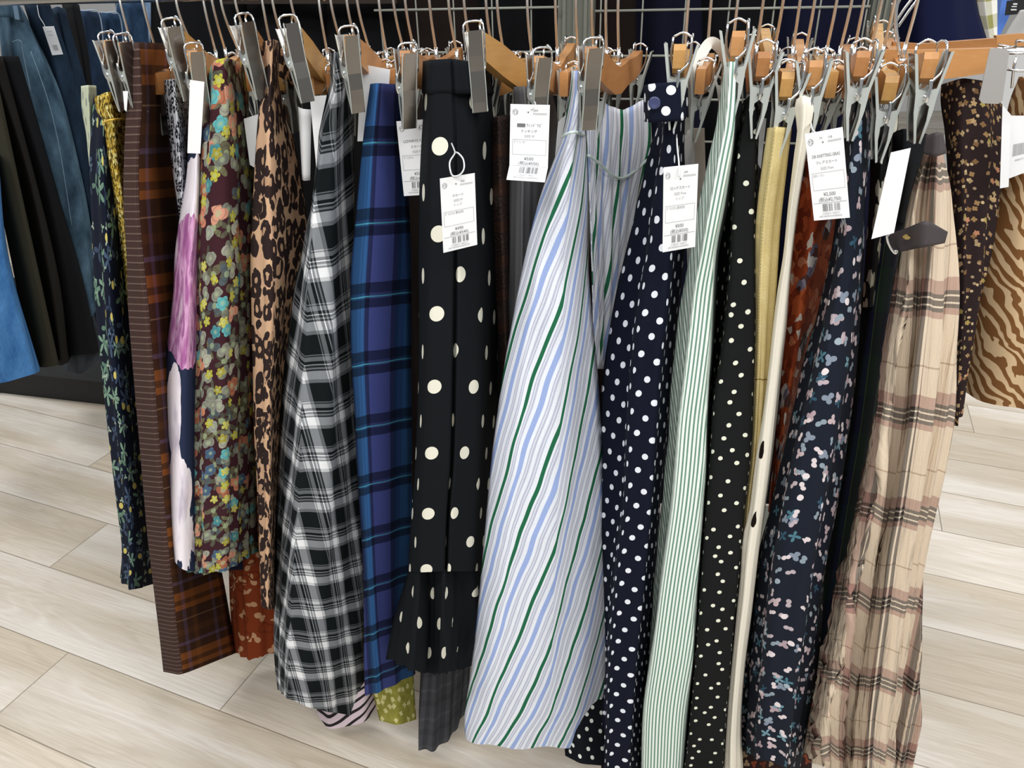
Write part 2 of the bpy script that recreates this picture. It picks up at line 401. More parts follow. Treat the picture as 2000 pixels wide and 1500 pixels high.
def m_yellow():
    m = M('yellow chambray', .98, .03); u, v = m.uv(); n = m.noise(m.vec(u, v), 40, 3); c = m.mix(n, sr('#c9b272'), sr('#e6d7a4'))
    st = m.ma('LESS_THAN', m.ma('ABSOLUTE', m.ma('SUBTRACT', u, -.004)), .0006); st = m.ma('MULTIPLY', st, m.ma('LESS_THAN', m.per(v, .004), .6))
    sm = m.ma('LESS_THAN', m.ma('ABSOLUTE', m.ma('SUBTRACT', v, .305)), .001)
    return m.out(m.weave(m.mix(m.ma('MAXIMUM', st, sm), c, sr('#8f7c48')), .15, 500), bump=n, bs=.3, bd=.004)
def m_cream():
    m = M('cream cloth with black drops', .98, .03); u, v = m.uv(); V = m.vec(u, v); c = m.weave(sr('#ece6d6'), .05)
    for (cu, cv) in [(-.004, .425), (-.002, .535)]:
        x = m.xyz(m.vm('SUBTRACT', V, (cu, cv, 0))); w = m.ma('MULTIPLY_ADD', x[1], 28.0, 1.0)
        d = m.vm('LENGTH', m.vec(m.ma('DIVIDE', x[0], m.ma('MULTIPLY', .0085, w)), m.ma('MULTIPLY', x[1], 1/.0135)))
        c = m.mix(m.ma('LESS_THAN', d, 1.0), c, sr('#1d1715'))
    return m.out(c)
def m_rust():
    m = M('rust watercolour floral', .8, .2); u, v = m.uv(); V = m.warp(m.vec(u, v), 60, .02)
    vo = m.voro(V, 75, 1.0); c = m.xyz(vo['Color']); big = m.noise(m.vec(u, v), 11, 1)
    a = m.ramp(c[0], [(0, sr('#9a4322')), (.3, sr('#b85a30')), (.5, sr('#7c3018')), (.7, sr('#c27a58')), (.82, sr('#8e3b1e')), (.92, sr('#d4ccc0'))])
    b = m.ramp(c[0], [(0, sr('#5c3a34')), (.3, sr('#6f6a80')), (.5, sr('#43291f')), (.7, sr('#8d8694')), (.85, sr('#e0d8d4'))])
    return m.out(m.mix(m.ma('GREATER_THAN', big, .56), a, b))
def m_scatter(name, base, layers, warp=.004, sheen=.2):
    m = M(name, .85, sheen); u, v = m.uv(); V = m.warp(m.vec(u, v), 55, warp); c = m.weave(sr(base), .3)
    for (sc, k, rad, amp, prob, off, cs, pw) in layers:
        q, c1, r, c0 = m.motif(V, sc, k, rad, amp, .9, prob, off, True, pw)
        c = m.mix(q, c, m.ramp(c1, [(i/len(cs), sr(x)) for i, x in enumerate(cs)]))
    return m.out(c)
def m_tartandark():
    m = M('dark green and navy tartan', .9, .12); u, v = m.uv()
    a = m.ramp(m.per(u, .06), [(0, sr('#14241d')), (.45, sr('#11141f')), (.7, sr('#181b33')), (.95, sr('#4a5a30'))]); b = m.ramp(m.per(v, .12), [(0, sr('#16281f')), (.5, sr('#12151f'))])
    return m.out(m.weave(m.mix(.4, a, b), .25))
def m_beigeplaid():
    m = M('sheer beige plaid', .85, .15); u, v = m.uv(); v = m.ma('ADD', v, m.ma('MULTIPLY', m.noise(m.vec(u, 0.0), 18, 1), .03))
    W, K, Rr, L = sr('#e3d6c4'), sr('#4c423e'), sr('#b7978c'), sr('#eadfce')
    st = [(0, W), (.28, sr('#b39c86')), (.295, W), (.55, Rr), (.66, K), (.695, L), (.71, K), (.755, L), (.77, K), (.805, Rr), (.86, W)]
    a = m.ramp(m.per(v, .142, .45), st); b = m.ramp(m.per(u, .142, .8), st)
    c = m.mix(1.0, a, b, 'MULTIPLY'); c = m.mix(.45, c, m.mix(.55, b, a))
    bp = m.noise(m.vm('MULTIPLY', m.vec(u, v), (150, 5, 1)), 1.0, 3, .6); return m.out(m.weave(c, .1), bump=bp, bs=.9, bd=.006)
def m_zebra():
    m = M('brown zebra print', .88, .15); u, v = m.uv(50); n = m.noise(m.vm('MULTIPLY', m.vec(u, v), (16, 22, 1)), 1.0, 2, .6)
    f = m.per(m.ma('ADD', v, m.ma('MULTIPLY', n, .06)), .019)
    return m.out(m.ramp(f, [(0, sr('#7c5430')), (.52, sr('#d0b48e'))]))
def m_denim(name, a, b, st=20):
    m = M(name, .92, .12); o = m.xyz(m.tc()); V = m.vec(o[0], o[1]); n = m.ramp(m.noise(m.vm('MULTIPLY', V, (2.2, 1, 1)), st/3, 4), [(.32, 0.0), (.66, 1.0)], False); w = m.noise(m.vm('MULTIPLY', V, (900, 60, 1)), 1, 1)
    c = m.mix(n, sr(a), sr(b)); return m.out(m.mix(1, c, m.ramp(w, [(.3, .75), (.7, 1.15)], False), 'MULTIPLY'))
def m_floor():
    m = M('pale oak plank floor', .42, .35); o = m.xyz(m.tc('Object')); x, y = o[0], o[1]
    p = m.ma('ADD', m.ma('MULTIPLY', x, .3843), m.ma('MULTIPLY', y, .9232)); a = m.ma('ADD', m.ma('MULTIPLY', x, -.9232), m.ma('MULTIPLY', y, .3843))
    q = m.ma('MULTIPLY', m.ma('SUBTRACT', p, .160), 5.0); row = m.ma('FLOOR', q); fp = m.ma('FRACT', q)
    L = 1.22; w = m.ma('SUBTRACT', m.ma('SUBTRACT', m.ma('DIVIDE', a, L), m.ma('MULTIPLY', row, .626)), .97)
    pl = m.ma('FLOOR', w); fa = m.ma('FRACT', w)
    wn = m.N.new('ShaderNodeTexWhiteNoise'); wn.noise_dimensions = '2D'; m.lk(m.vec(row, pl), wn.inputs['Vector']); rv = m.xyz(wn.outputs['Color'])
    def edge(f, wd): return m.ma('LESS_THAN', m.ma('MINIMUM', f, m.ma('SUBTRACT', 1.0, f)), wd)
    gap = m.ma('MAXIMUM', edge(fp, .0065), edge(fa, .0011))
    G = m.vec(m.ma('ADD', a, m.ma('MULTIPLY', rv[0], 20)), m.ma('ADD', m.ma('MULTIPLY', p, 9), m.ma('MULTIPLY', rv[1], 20)))
    n1 = m.noise(G, 1.6, 4, 1.2); n2 = m.noise(m.vm('MULTIPLY', G, (1, 6, 1)), 5, 3, .3); n3 = m.noise(G, .7, 2, .5)
    c = m.mix(n1, sr('#c3b6a1'), sr('#d8cdbd')); c = m.mix(m.ramp(n1, [(.44, 0.0), (.5, .6), (.54, 0.0)], False), c, sr('#b9aa95'))
    c = m.mix(m.ramp(n2, [(.35, .55), (.62, 0.0)], False), c, sr('#b7a893')); c = m.mix(m.ramp(n3, [(.42, 0.0), (.68, .6)], False), c, sr('#f1ece6'))
    cath = m.ma('FRACT', m.ma('MULTIPLY', m.noise(m.vm('MULTIPLY', G, (.8, 1.1, 1)), 1.1, 1, .3), 16.0)); cm = m.ma('MULTIPLY', m.xyz(m.ramp(cath, [(0, 0.0), (.55, .0), (.8, 1.0), (1.0, .0)], False))[0], m.xyz(m.ramp(n3, [(.48, 0.0), (.6, .42)], False))[0])
    c = m.mix(cm, c, sr('#efeae2')); fine = m.noise(m.vm('MULTIPLY', G, (2.5, 16, 1)), 6, 3); c = m.mix(m.ramp(fine, [(.42, .22), (.56, 0.0)], False), c, sr('#a99c88'))
    c = m.mix(1.0, c, m.ramp(rv[2], [(0, .90), (1, 1.06)], False), 'MULTIPLY')
    c = m.mix(gap, c, sr('#8d8171'))
    return m.out(c, rough=m.ramp(n2, [(.3, .5), (.7, .36)], False), bump=m.ma('SUBTRACT', 1.0, gap), bs=.2)

# ------------------------------------------------------------ the shop itself
def slab(name, verts, mat, kind='structure'):
    o = pydata(name, verts, [[0, 1, 2, 3]], mat); o['kind'] = kind; return o
slab('floor', [(-7, -2, 0), (7, -2, 0), (7, 9, 0), (-7, 9, 0)], m_floor())
wm = flat('white shop wall', (.82, .83, .84), .8)
slab('wall_back', [(-7, 8.5, 0), (7, 8.5, 0), (7, 8.5, 3.2), (-7, 8.5, 3.2)], wm)
slab('wall_left', [(-6.9, -2, 0), (-6.9, 8.6, 0), (-6.9, 8.6, 3.2), (-6.9, -2, 3.2)], wm)
slab('wall_right', [(6.9, 8.6, 0), (6.9, -2, 0), (6.9, -2, 3.2), (6.9, 8.6, 3.2)], wm)

# ------------------------------------------------------------ the skirts on the near rack, from the left
GS = 'skirts clipped side by side on the near rack'
def skirt(name, label, mats, cols, cat='skirt', **k):
    o = garment(name, mats, cols, **k); tag(o, label, cat, GS); return o
skirt('pale_green_skirt', 'pale green skirt with grey rings at the far left end of the near rack', [m_dots('pale green rings', sr('#c3cbb0'), sr('#8f968c'), .03, .007, .6)],
      [(.03, .03, '158,168 160,215 168,260 172,300 176,335'), (.07, .07, '172,166 174,215 176,260 177,300 180,335'), (.02, .02, '188,168 190,215 188,260 186,300 184,335')], nv=30)
skirt('leaf_print_skirt', 'navy skirt with green leaves and small yellow fruit, leftmost long one of the near rack', [m_leafnavy()],
      [(.06, .10, '182,192 177,300 180,400 187,600 200,750 214,900 226,1000 235,1060 232,1130'), (.12, .17, '205,192 203,300 213,500 230,750 245,900 255,1000 260,1080 258,1154'), (.0, .02, '228,192 240,300 262,500 285,750 300,950 312,1060 318,1134')], folds=[(.004, 14, .4)])
o = skirt('mustard_skirt', 'mustard yellow leaf print skirt gathered by a yellow cord', [m_mustard()],
      [(.10, .06, '184,190 187,215 196,236 205,300 214,360 228,430 240,520 250,600'), (.16, .10, '212,178 214,210 220,236 224,300 234,360 242,430 250,520 257,600'), (.08, .04, '243,182 247,215 246,236 248,300 252,360 256,430 262,520 268,600')], folds=[(.002, 60, 0)], nv=40, fade=0)
tube('drawcord', smoothpts([at(202, 240, .14), at(212, 235, .165), at(226, 233, .16), at(243, 232, .11)]), .0013, flat('yellow cord', sr('#d9b24a')), o)
PLB = m_brownplaid()
skirt('brown_tartan_skirt', 'brown and orange tartan skirt with a fine check front strip', [m_checkfine(), PLB],
      [(.15, .22, '258,84 250,150 248,200 243,280 241,400 247,500 250,600 262,750 275,900 288,1050 300,1150 311,1240 319,1312'),
       (.19, .27, '270,82 274,150 276,200 269,300 269,400 277,500 288,600 300,750 312,900 324,1050 334,1150 343,1240 353,1319'),
       (-.02, .02, '332,86 335,200 345,300 358,400 365,500 378,700 396,900 420,1050 440,1150 452,1220 462,1275')], ridge=1, matmap=[0, 1], smooth=2)
skirt('animal_print_skirt', 'small white and black animal print skirt beside the brown tartan one', [m_bwleopard()],
      [(.11, .11, '320,156 323,200 329,250 334,300 339,350 346,400 352,440'), (.15, .15, '342,154 346,200 350,250 352,300 354,350 358,400 360,440'), (.03, .03, '368,158 371,200 373,250 374,300 374,350 374,400 374,440')], nv=36, folds=[(.0015, 50, 1)])
skirt('painted_flower_skirt', 'navy skirt with big pink and white painted flowers', [m_bigflower()],
      [(.13, .19, '372,235 368,300 362,360 350,430 341,500 339,560 333,620 323,700 319,760 317,850 315,950 315,1010 322,1068'),
       (.18, .26, '385,232 387,300 383,400 375,500 370,600 365,700 360,850 358,950 355,1050 356,1118'), (.0, .03, '400,236 410,300 420,400 430,500 440,600 450,700 460,850 472,950 478,1050 490,1112')], ridge=1)
skirt('garden_floral_skirt', 'maroon garden floral skirt with turquoise and yellow flowers', [m_maroonfloral()],
      [(.12, .19, '401,150 393,200 384,260 373,400 367,500 367,600 365,700 363,800 362,900 361,1000 360,1116'),
       (.17, .24, '418,118 414,200 408,300 404,400 404,600 402,800 402,1000 400,1122'), (.17, .24, '442,112 448,200 448,300 448,400 448,600 446,800 448,1000 445,1114'),
       (.08, .13, '476,124 486,200 493,300 497,400 498,600 497,800 499,1000 502,1078')], folds=[(.0035, 22, .6)], smooth=4)
LEO = m_leopard()
o = skirt('leopard_skirt', 'tan and black leopard print skirt', [LEO],
      [(.14, .21, '512,82 510,120 511,150 514,172 505,220 498,300 491,420 488,500 490,600 492,700 495,850 500,950 505,1100 508,1183'),
       (.18, .25, '534,76 533,120 532,150 531,172 530,200 530,400 534,600 530,800 529,1000 526,1192'), (.04, .06, '552,84 550,120 548,150 552,172 562,220 582,300 600,420 600,500 580,600 560,700 552,800 545,1000 541,1186')], ridge=1, folds=[(.002, 30, 2)])
w = garment('waistband', [LEO], [(.15, .14, '545,88 546,150'), (.10, .09, '575,100 572,165'), (.05, .04, '598,128 590,182'), (.02, .01, '617,152 608,190')], closed=False, nv=8, smooth=2); w.parent = o
skirt('rust_lace_skirt', 'rust orange embroidered lace skirt hem below the leopard one', [m_rustlace()],
      [(-.02, .05, '446,700 444,900 446,1000 447,1100 452,1200 459,1276'), (.0, .09, '480,700 476,900 478,1000 482,1100 488,1200 492,1290'), (-.04, .04, '525,700 528,900 532,1000 538,1100 540,1200 544,1272')], folds=[(.003, 30, 0)], hem=.002)
o = skirt('black_white_plaid_skirt', 'black and white plaid flared skirt', [m_bwplaid()],
      [(.12, .18, '645,104 644,135 645,165 636,190 622,250 617,320 610,400 600,440 590,500 575,560 562,650 555,700 548,780 543,900 540,1000 538,1100 536,1200 535,1290 542,1344'),
       (.18, .27, '656,102 655,135 656,165 648,200 632,250 622,320 612,380 606,472 600,540 597,660 590,768 586,884 581,1000 573,1098 568,1185 563,1250 562,1366'),
       (.17, .24, '668,102 668,135 670,165 664,200 657,250 652,320 650,400 648,500 648,600 648,700 648,800 648,900 645,1000 641,1100 636,1200 630,1300 625,1388'),
       (.08, .15, '681,105 682,135 684,165 686,200 690,250 692,400 691,500 692,600 694,700 697,850 702,1000 709,1140 713,1280 708,1400')], ridge=1, smooth=2, folds=[(.002, 16, 1)])
skirt('blue_tartan_skirt', 'royal blue tartan skirt with thin turquoise lines', [m_blueplaid()],
      [(.15, .20, '723,164 712,250 702,350 692,450 685,520 683,600 684,700 690,800 694,900 701,1000 708,1100 712,1200 713,1300 714,1358'),
       (.19, .25, '737,162 725,300 716,450 707,600 706,700 715,900 724,1100 733,1250 742,1352'), (.10, .12, '783,166 787,250 797,350 803,500 803,700 803,900 803,1000 803,1200 811,1316')], ridge=1, folds=[(.0025, 12, .5)])
skirt('pink_zebra_skirt', 'pink skirt with black zebra lines, hem peeping out under the plaid skirt', [m_pinkzebra()],
      [(.0, .17, '640,900 630,1200 618,1392'), (.03, .20, '665,900 655,1200 641,1426'), (.0, .18, '715,900 716,1200 712,1412'), (-.03, .12, '735,900 736,1200 738,1380')], nv=40)
skirt('olive_blossom_skirt', 'olive green blossom print skirt hem beside the pink zebra one', [m_olive()],
      [(.0, .17, '735,900 728,1200 727,1340 741,1407'), (.02, .19, '765,900 765,1200 777,1417'), (-.04, .14, '805,900 806,1200 808,1320 813,1405')], nv=40)
BLK = m_dots('black with large cream dots', sr('#15181c'), sr('#dfddcd'), .074, .0105, off=(-.0016, .0174))
BL = flat('black crepe', sr('#15181c'), .9, .1)
o = skirt('large_dot_skirt', 'black skirt with large cream polka dots and a ruffle at the hem', [BLK],
      [(.14, .20, '829,126 826,180 820,300 818,400 817,500 818,700 811,900 804,1000 799,1075 797,1116'),
       (.20, .27, '842,120 841,180 838,300 836,500 832,700 825,900 820,1000 817,1118'),
       (.20, .27, '876,118 880,180 885,260 884,500 882,700 878,900 872,1000 868,1116'), (.193, .243, '884,118 886,180 889,260 888,500 886,700 882,900 874,1000 870,1116'),
       (.19, .27, '890,118 892,180 893,260 895,500 893,700 888,900 880,1000 876,1116'), (.17, .22, '926,124 932,180 932,300 938,500 938,700 935,900 930,1000 925,1116'),
       (.05, .08, '958,140 969,180 972,260 972,500 972,700 966,900 960,1000 958,1112')], ridge=1, smooth=2)
w = garment('ruffle', [BLK], [(.19, .24, '798,1108 786,1150 770,1215 757,1286'), (.26, .31, '818,1112 815,1200 808,1312'), (.22, .25, '842,1112 846,1200 850,1316'), (.27, .31, '866,1112 868,1200 872,1314'),
      (.21, .23, '890,1110 896,1200 900,1306'), (.20, .24, '926,1110 940,1200 955,1300'), (.08, .1, '958,1108 965,1200 985,1290')], ridge=1, nv=24, smooth=3, folds=[(.004, 18, 1)], fade=0); w.parent = o
w = garment('waistband', [BL], [(.143, .143, '828,120 826,182'), (.203, .203, '842,117 841,184'), (.203, .203, '876,115 880,183'), (.196, .196, '883,115 886,182'), (.203, .203, '890,116 893,183'), (.183, .183, '927,121 933,183'), (.053, .053, '960,131 972,183')], closed=False, nv=6, thick=.003, smooth=1); w.parent = o
skirt('charcoal_skirt', 'charcoal shadow plaid skirt hanging lower behind the dotted ruffle', [m_charcoal()],
      [(-.05, .17, '826,900 822,1200 820,1300 818,1464'), (.0, .19, '850,900 850,1200 848,1300 845,1468'), (-.05, .16, '890,900 892,1200 890,1300 882,1440'), (-.08, .12, '915,900 918,1200 916,1300 912,1385')], folds=[(.003, 30, 0)], nv=40)
skirt('brown_tweed_skirt', 'sparkly dark brown tweed skirt beside the large dotted one', [m_tweed()],
      [(.08, .08, '957,234 958,400 964,500 972,640 980,760'), (.12, .12, '975,226 980,400 984,500 988,640 992,760'), (.02, .02, '1004,222 1008,400 1005,500 1003,640 1002,760')], nv=40)
skirt('grey_gathered_skirt', 'plain grey gathered skirt behind a hanging price tag', [cloth('plain grey cloth', sr('#77777a'), .15)],
      [(.08, .05, '1001,170 1003,240 994,350 989,500 985,650 983,780'), (.13, .10, '1022,168 1028,240 1020,350 1018,500 1015,650 1012,780'), (.08, .05, '1050,172 1055,240 1052,350 1048,500 1045,650 1040,780'), (-.02, -.02, '1078,178 1090,240 1085,350 1080,500 1075,650 1070,780')], folds=[(.0045, 45, 0)], fade=0, nv=40)
STR = m_stripe(); STG = flat('pale green piping', sr('#c6d6d2'), .8)
o = skirt('striped_skirt', 'white skirt with blue and green diagonal stripes in the middle of the rack', [STR],
      [(.15, .24, '1117,139 1112,190 1101,260 1088,303 1062,370 1040,450 1020,540 1005,620 990,700 975,800 962,900 948,1050 936,1180 922,1300 908,1400 912,1440'),
       (.18, .27, '1124,137 1124,190 1115,260 1103,303 1080,400 1055,500 1040,600 1024,700 1010,850 996,1000 980,1150 965,1300 950,1400 934,1457'),
       (.18, .23, '1132,138 1132,200 1128,260 1122,303 1112,400 1102,500 1100,600 1096,700 1090,850 1085,1000 1080,1150 1075,1300 1070,1462'),
       (.11, .13, '1139,141 1138,200 1142,260 1145,303 1148,400 1150,500 1158,600 1166,700 1173,850 1179,1000 1184,1150 1189,1300 1180,1453')], ridge=1, smooth=2, folds=[(.004, 9, 0)])
w = garment('back_panel', [STR], [(.12, .10, '1139,165 1147,300 1150,400 1158,560 1166,720'), (.07, .06, '1158,178 1170,300 1172,400 1178,550 1176,720'), (.05, .04, '1185,205 1192,300 1196,400 1196,550 1186,720'),
      (.01, .02, '1218,216 1225,300 1222,400 1208,550 1194,720'), (-.03, .0, '1268,188 1270,300 1244,400 1220,550 1202,720')], closed=False, nv=40, folds=[(.003, 42, 0)], fade=0, smooth=2, ridge=2); w.parent = o
tube('drawcord', smoothpts([at(1149, 303, .128), at(1175, 323, .085), at(1195, 342, .06), at(1216, 348, .03), at(1240, 334, .0), at(1264, 312, -.015)]), .0019, STG, o)
tube('drawcord', smoothpts([at(1098, 268, .20), at(1108, 261, .21), at(1124, 258, .205), at(1141, 264, .13)]), .0017, STG, o)
DOTN = m_dots('navy with white dots', sr('#141828'), sr('#e6eaf2'), .0258, .0047, .12, 25)
skirt('black_dot_hem_skirt', 'black skirt with white dots, curved hem low behind the striped skirt', [m_dots('black with white dots', sr('#14161b'), sr('#d5d9d0'), .022, .0038, .4)],
      [(.05, .20, '1100,1200 1098,1400 1104,1476'), (.08, .22, '1130,1200 1128,1400 1134,1492'), (.05, .2, '1180,1200 1182,1400 1184,1496')], nv=30)
o = skirt('navy_dot_skirt', 'navy polka dot skirt with a buttoned waistband', [DOTN],
      [(.07, .09, '1290,228 1278,262 1266,300 1245,400 1225,480 1205,560 1190,640 1180,700 1173,760 1170,850 1172,1000 1177,1150 1180,1300 1176,1400 1174,1510'),
       (.12, .14, '1296,228 1292,262 1288,300 1270,400 1260,480 1246,560 1234,640 1226,720 1221,800 1217,880 1213,980 1200,1080 1190,1210 1183,1315 1180,1510'),
       (.17, .26, '1299,228 1296,262 1292,300 1280,400 1272,480 1257,560 1245,640 1237,720 1231,800 1227,880 1223,980 1210,1080 1198,1210 1190,1315 1186,1510'),
       (.19, .26, '1318,228 1316,262 1314,300 1312,400 1306,500 1300,600 1288,700 1278,850 1268,1000 1255,1150 1240,1300 1225,1510'),
       (.10, .14, '1338,228 1337,262 1336,300 1340,400 1335,500 1325,600 1318,700 1310,800 1300,900 1290,1000 1280,1150 1270,1300 1262,1510')], ridge=2, smooth=1, folds=[(.003, 14, 0)])
w = garment('waistband', [m_dots('waistband dots', sr('#141828'), sr('#eef1f6'), .0215, .0050, .15, 20, off=(.006, .012))], [(.17, .17, '1261,166 1262,237'), (.205, .205, '1272,164 1272,239'), (.20, .20, '1325,160 1328,236'), (.16, .16, '1339,158 1341,229')], nv=10, closed=False, thick=.005, smooth=1); w.parent = o
bt = at(1278, 201, .214); vs, fs = [], []
pr = [(.0, -.001), (.0052, -.001), (.0066, .0004), (.006, .0016), (.0042, .0008), (.0, .0008)]
nn = (Vector((0, 0, H))-bt); nn.z *= .1; nn.normalize(); ax = nn.cross(ZV).normalized(); up = ax.cross(nn)
for (r_, d_) in pr:
    for k in range(24): a_ = 2*math.pi*k/24; vs.append(bt+ax*(r_*math.cos(a_))+up*(r_*math.sin(a_))+nn*d_)
for i in range(len(pr)-1):
    for k in range(24): fs.append([i*24+k, i*24+(k+1) % 24, (i+1)*24+(k+1) % 24, (i+1)*24+k])
b_ = pydata('button', vs, fs, flat('navy glass button', sr('#3d4468'), .3, .5), o, True); b_['label'] = 'round navy button'
WH = cloth('off white cloth', sr('#d3d1c9'), .06)
o = skirt('off_white_skirt', 'off-white skirt with a long looped tie beside the navy dotted one', [WH],
      [(.0, .0, '1333,262 1334,330 1340,450 1344,560'), (.05, .05, '1352,250 1355,330 1360,450 1362,560'), (-.02, -.02, '1376,250 1378,330 1380,450 1382,560')], nv=24)
def ribbon(name, pts, wid, mat, parent=None, th=.0016, wdir=None):
    P = smoothpts(pts, 8); vs, fs = [], []
    for i, p in enumerate(P):
        t = (P[min(i+1, len(P)-1)]-P[max(i-1, 0)]).normalized(); a = wdir or t.cross(NV).normalized(); n_ = a.cross(t).normalized()
        for (x, y) in ((-1, -1), (1, -1), (1, 1), (-1, 1)): vs.append(p+a*(x*wid/2)+n_*(y*th/2))
    for i in range(len(P)-1):
        for k in range(4): q = i*4; fs.append([q+k, q+(k+1) % 4, q+4+(k+1) % 4, q+4+k])
    fs.append([3, 2, 1, 0]); q = (len(P)-1)*4; fs.append([q, q+1, q+2, q+3]); return pydata(name, vs, fs, mat, parent, False)
ribbon('tie', [at(1346, 262, .02), at(1343, 215, .04), at(1352, 160, .05), at(1366, 115, .04), at(1386, 84, .02), at(1404, 92, .0), at(1418, 118, -.03), at(1424, 150, -.06)], .013, WH, o)
TK0, TK1 = m_ticking(-14), m_ticking(0)
skirt('ticking_stripe_skirt', 'pale green and white thin striped long skirt with a pinched waist', [TK0, TK1],
      [(.17, .15, '1415,123 1410,160 1405,205 1398,250 1385,300 1365,400 1345,500 1335,560 1325,620 1315,700 1308,800 1300,900 1290,1000 1280,1100 1270,1250 1262,1400 1256,1510'),
       (.195, .175, '1422,121 1420,160 1416,205 1412,250 1403,300 1384,400 1366,500 1354,560 1345,640 1333,740 1323,820 1315,920 1307,1000 1288,1140 1270,1280 1256,1385 1252,1510'),
       (.21, .27, '1426,120 1424,160 1421,205 1416,250 1406,300 1387,400 1369,500 1357,560 1348,640 1336,740 1326,820 1318,920 1310,1000 1290,1140 1272,1280 1258,1385 1254,1510'),
       (.205, .25, '1438,121 1437,160 1436,205 1434,250 1428,300 1412,400 1397,480 1392,560 1387,680 1382,760 1380,840 1378,920 1372,1000 1366,1100 1360,1175 1355,1280 1342,1385 1332,1510'),
       (.06, .06, '1448,124 1447,160 1440,205 1438,250 1436,300 1424,400 1408,480 1400,560 1394,680 1388,760 1384,840 1382,920 1376,1000 1370,1100 1364,1175 1358,1280 1346,1385 1338,1510')], ridge=2, smooth=1, matmap=[0, 0, 1, 1], folds=[(.0012, 70, 0)], fade=0)
SD = m_dots('black with small cream dots', sr('#1a1c1c'), sr('#dfe0cf'), .0235, .0031, .6, 30, wob=.002)
skirt('small_dot_skirt', 'black long skirt with tiny cream dots', [SD],
      [(.05, .06, '1452,196 1442,240 1420,320 1406,400 1397,520 1390,680 1386,780 1380,920 1370,1000 1357,1200 1343,1385 1330,1510'),
       (.11, .12, '1458,192 1448,240 1434,320 1428,400 1422,520 1406,680 1390,780 1383,920 1374,1000 1361,1200 1347,1385 1333,1510'),
       (.18, .26, '1462,188 1452,240 1438,320 1431,400 1426,520 1410,680 1394,780 1386,900 1378,1000 1364,1200 1350,1385 1336,1510'),
       (.18, .25, '1480,186 1478,240 1477,320 1475,400 1475,560 1475,640 1472,760 1467,880 1452,1017 1446,1105 1435,1210 1426,1315 1416,1437 1412,1510'),
       (.04, .05, '1488,190 1486,240 1484,320 1482,400 1480,560 1478,640 1474,760 1469,880 1455,1017 1448,1105 1438,1210 1428,1315 1418,1437 1414,1510')], ridge=2, smooth=1)
o = skirt('yellow_chambray_skirt', 'pale yellow chambray skirt with stitched seam', [m_yellow()],
      [(.18, .18, '1497,250 1490,300 1480,380 1474,450 1475,560 1476,640 1472,760 1466,880 1456,980 1450,1050'), (.205, .205, '1518,248 1512,300 1498,400 1490,500 1486,600 1484,700 1480,800 1474,900 1464,980 1458,1050'),
       (.185, .185, '1546,250 1537,320 1523,440 1515,560 1508,640 1499,750 1486,880 1476,980 1466,1050')], folds=[(.0025, 60, 0)], ridge=1, fade=0)
skirt('cream_drop_skirt', 'cream long skirt with two black drop spots', [m_cream()],
      [(.195, .225, '1554,194 1550,215 1556,250 1550,300 1538,400 1528,500 1518,560 1508,640 1502,700 1490,800 1475,900 1463,1000 1452,1050 1446,1150 1438,1230 1428,1332 1421,1420 1415,1510'),
       (.215, .245, '1571,186 1572,215 1570,250 1564,300 1548,400 1538,500 1529,560 1518,640 1512,700 1500,800 1489,900 1478,1000 1464,1100 1456,1180 1446,1260 1438,1350 1432,1430 1430,1510'),
       (.195, .215, '1590,194 1592,215 1584,250 1573,300 1556,400 1544,500 1539,560 1533,640 1526,700 1516,800 1505,900 1491,1000 1478,1100 1466,1200 1453,1300 1446,1400 1449,1510'),
       (.0, .05, '1594,198 1594,215 1586,250 1575,300 1559,400 1547,500 1541,560 1535,640 1528,700 1518,800 1506,900 1492,1000 1479,1100 1467,1200 1454,1300 1447,1400 1450,1510')], ridge=1, folds=[(.002, 40, 0)], smooth=2, fade=0)
skirt('rust_watercolour_skirt', 'rust red skirt with lilac flowers seen between the cream and dark blossom skirts', [m_rust()],
      [(.07, .06, '1572,300 1556,400 1545,500 1535,600 1524,750 1512,880 1500,1000'), (.11, .10, '1610,296 1596,400 1582,500 1566,600 1545,750 1524,880 1508,1000'), (.03, .02, '1655,300 1645,400 1632,500 1612,600 1580,720 1540,880 1515,1000')], ridge=1, nv=44)
skirt('dark_brown_print_skirt', 'dark brown print skirt low at the bottom of the picture beside the cream one', [m_scatter('dark brown print', '#2c1a18', [(50, 3, .4, .6, .6, (0, 0), ('#7a3a26', '#5a2a1e', '#8f7a62'), 1)])],
      [(.03, .12, '1460,1200 1446,1380 1447,1510'), (.06, .14, '1520,1200 1500,1380 1500,1510'), (.0, .08, '1600,1200 1590,1380 1585,1510')], nv=30)
NB = [(38, 3, .32, .6, .42, (.0, .0), ('#bda9ae', '#a8959c', '#7f8a9a'), 1.2), (35, 4, .32, .85, .32, (.17, .31), ('#4a7484', '#2f5064', '#6f929e'), 1.6), (52, 2, .36, .7, .45, (.3, .7), ('#d5c9cc', '#8795a0', '#b3a6ac'), 1.5), (22, 0, .1, 0, .5, (.5, .1), ('#dcd2d4', '#9aa8b2'), 1)]
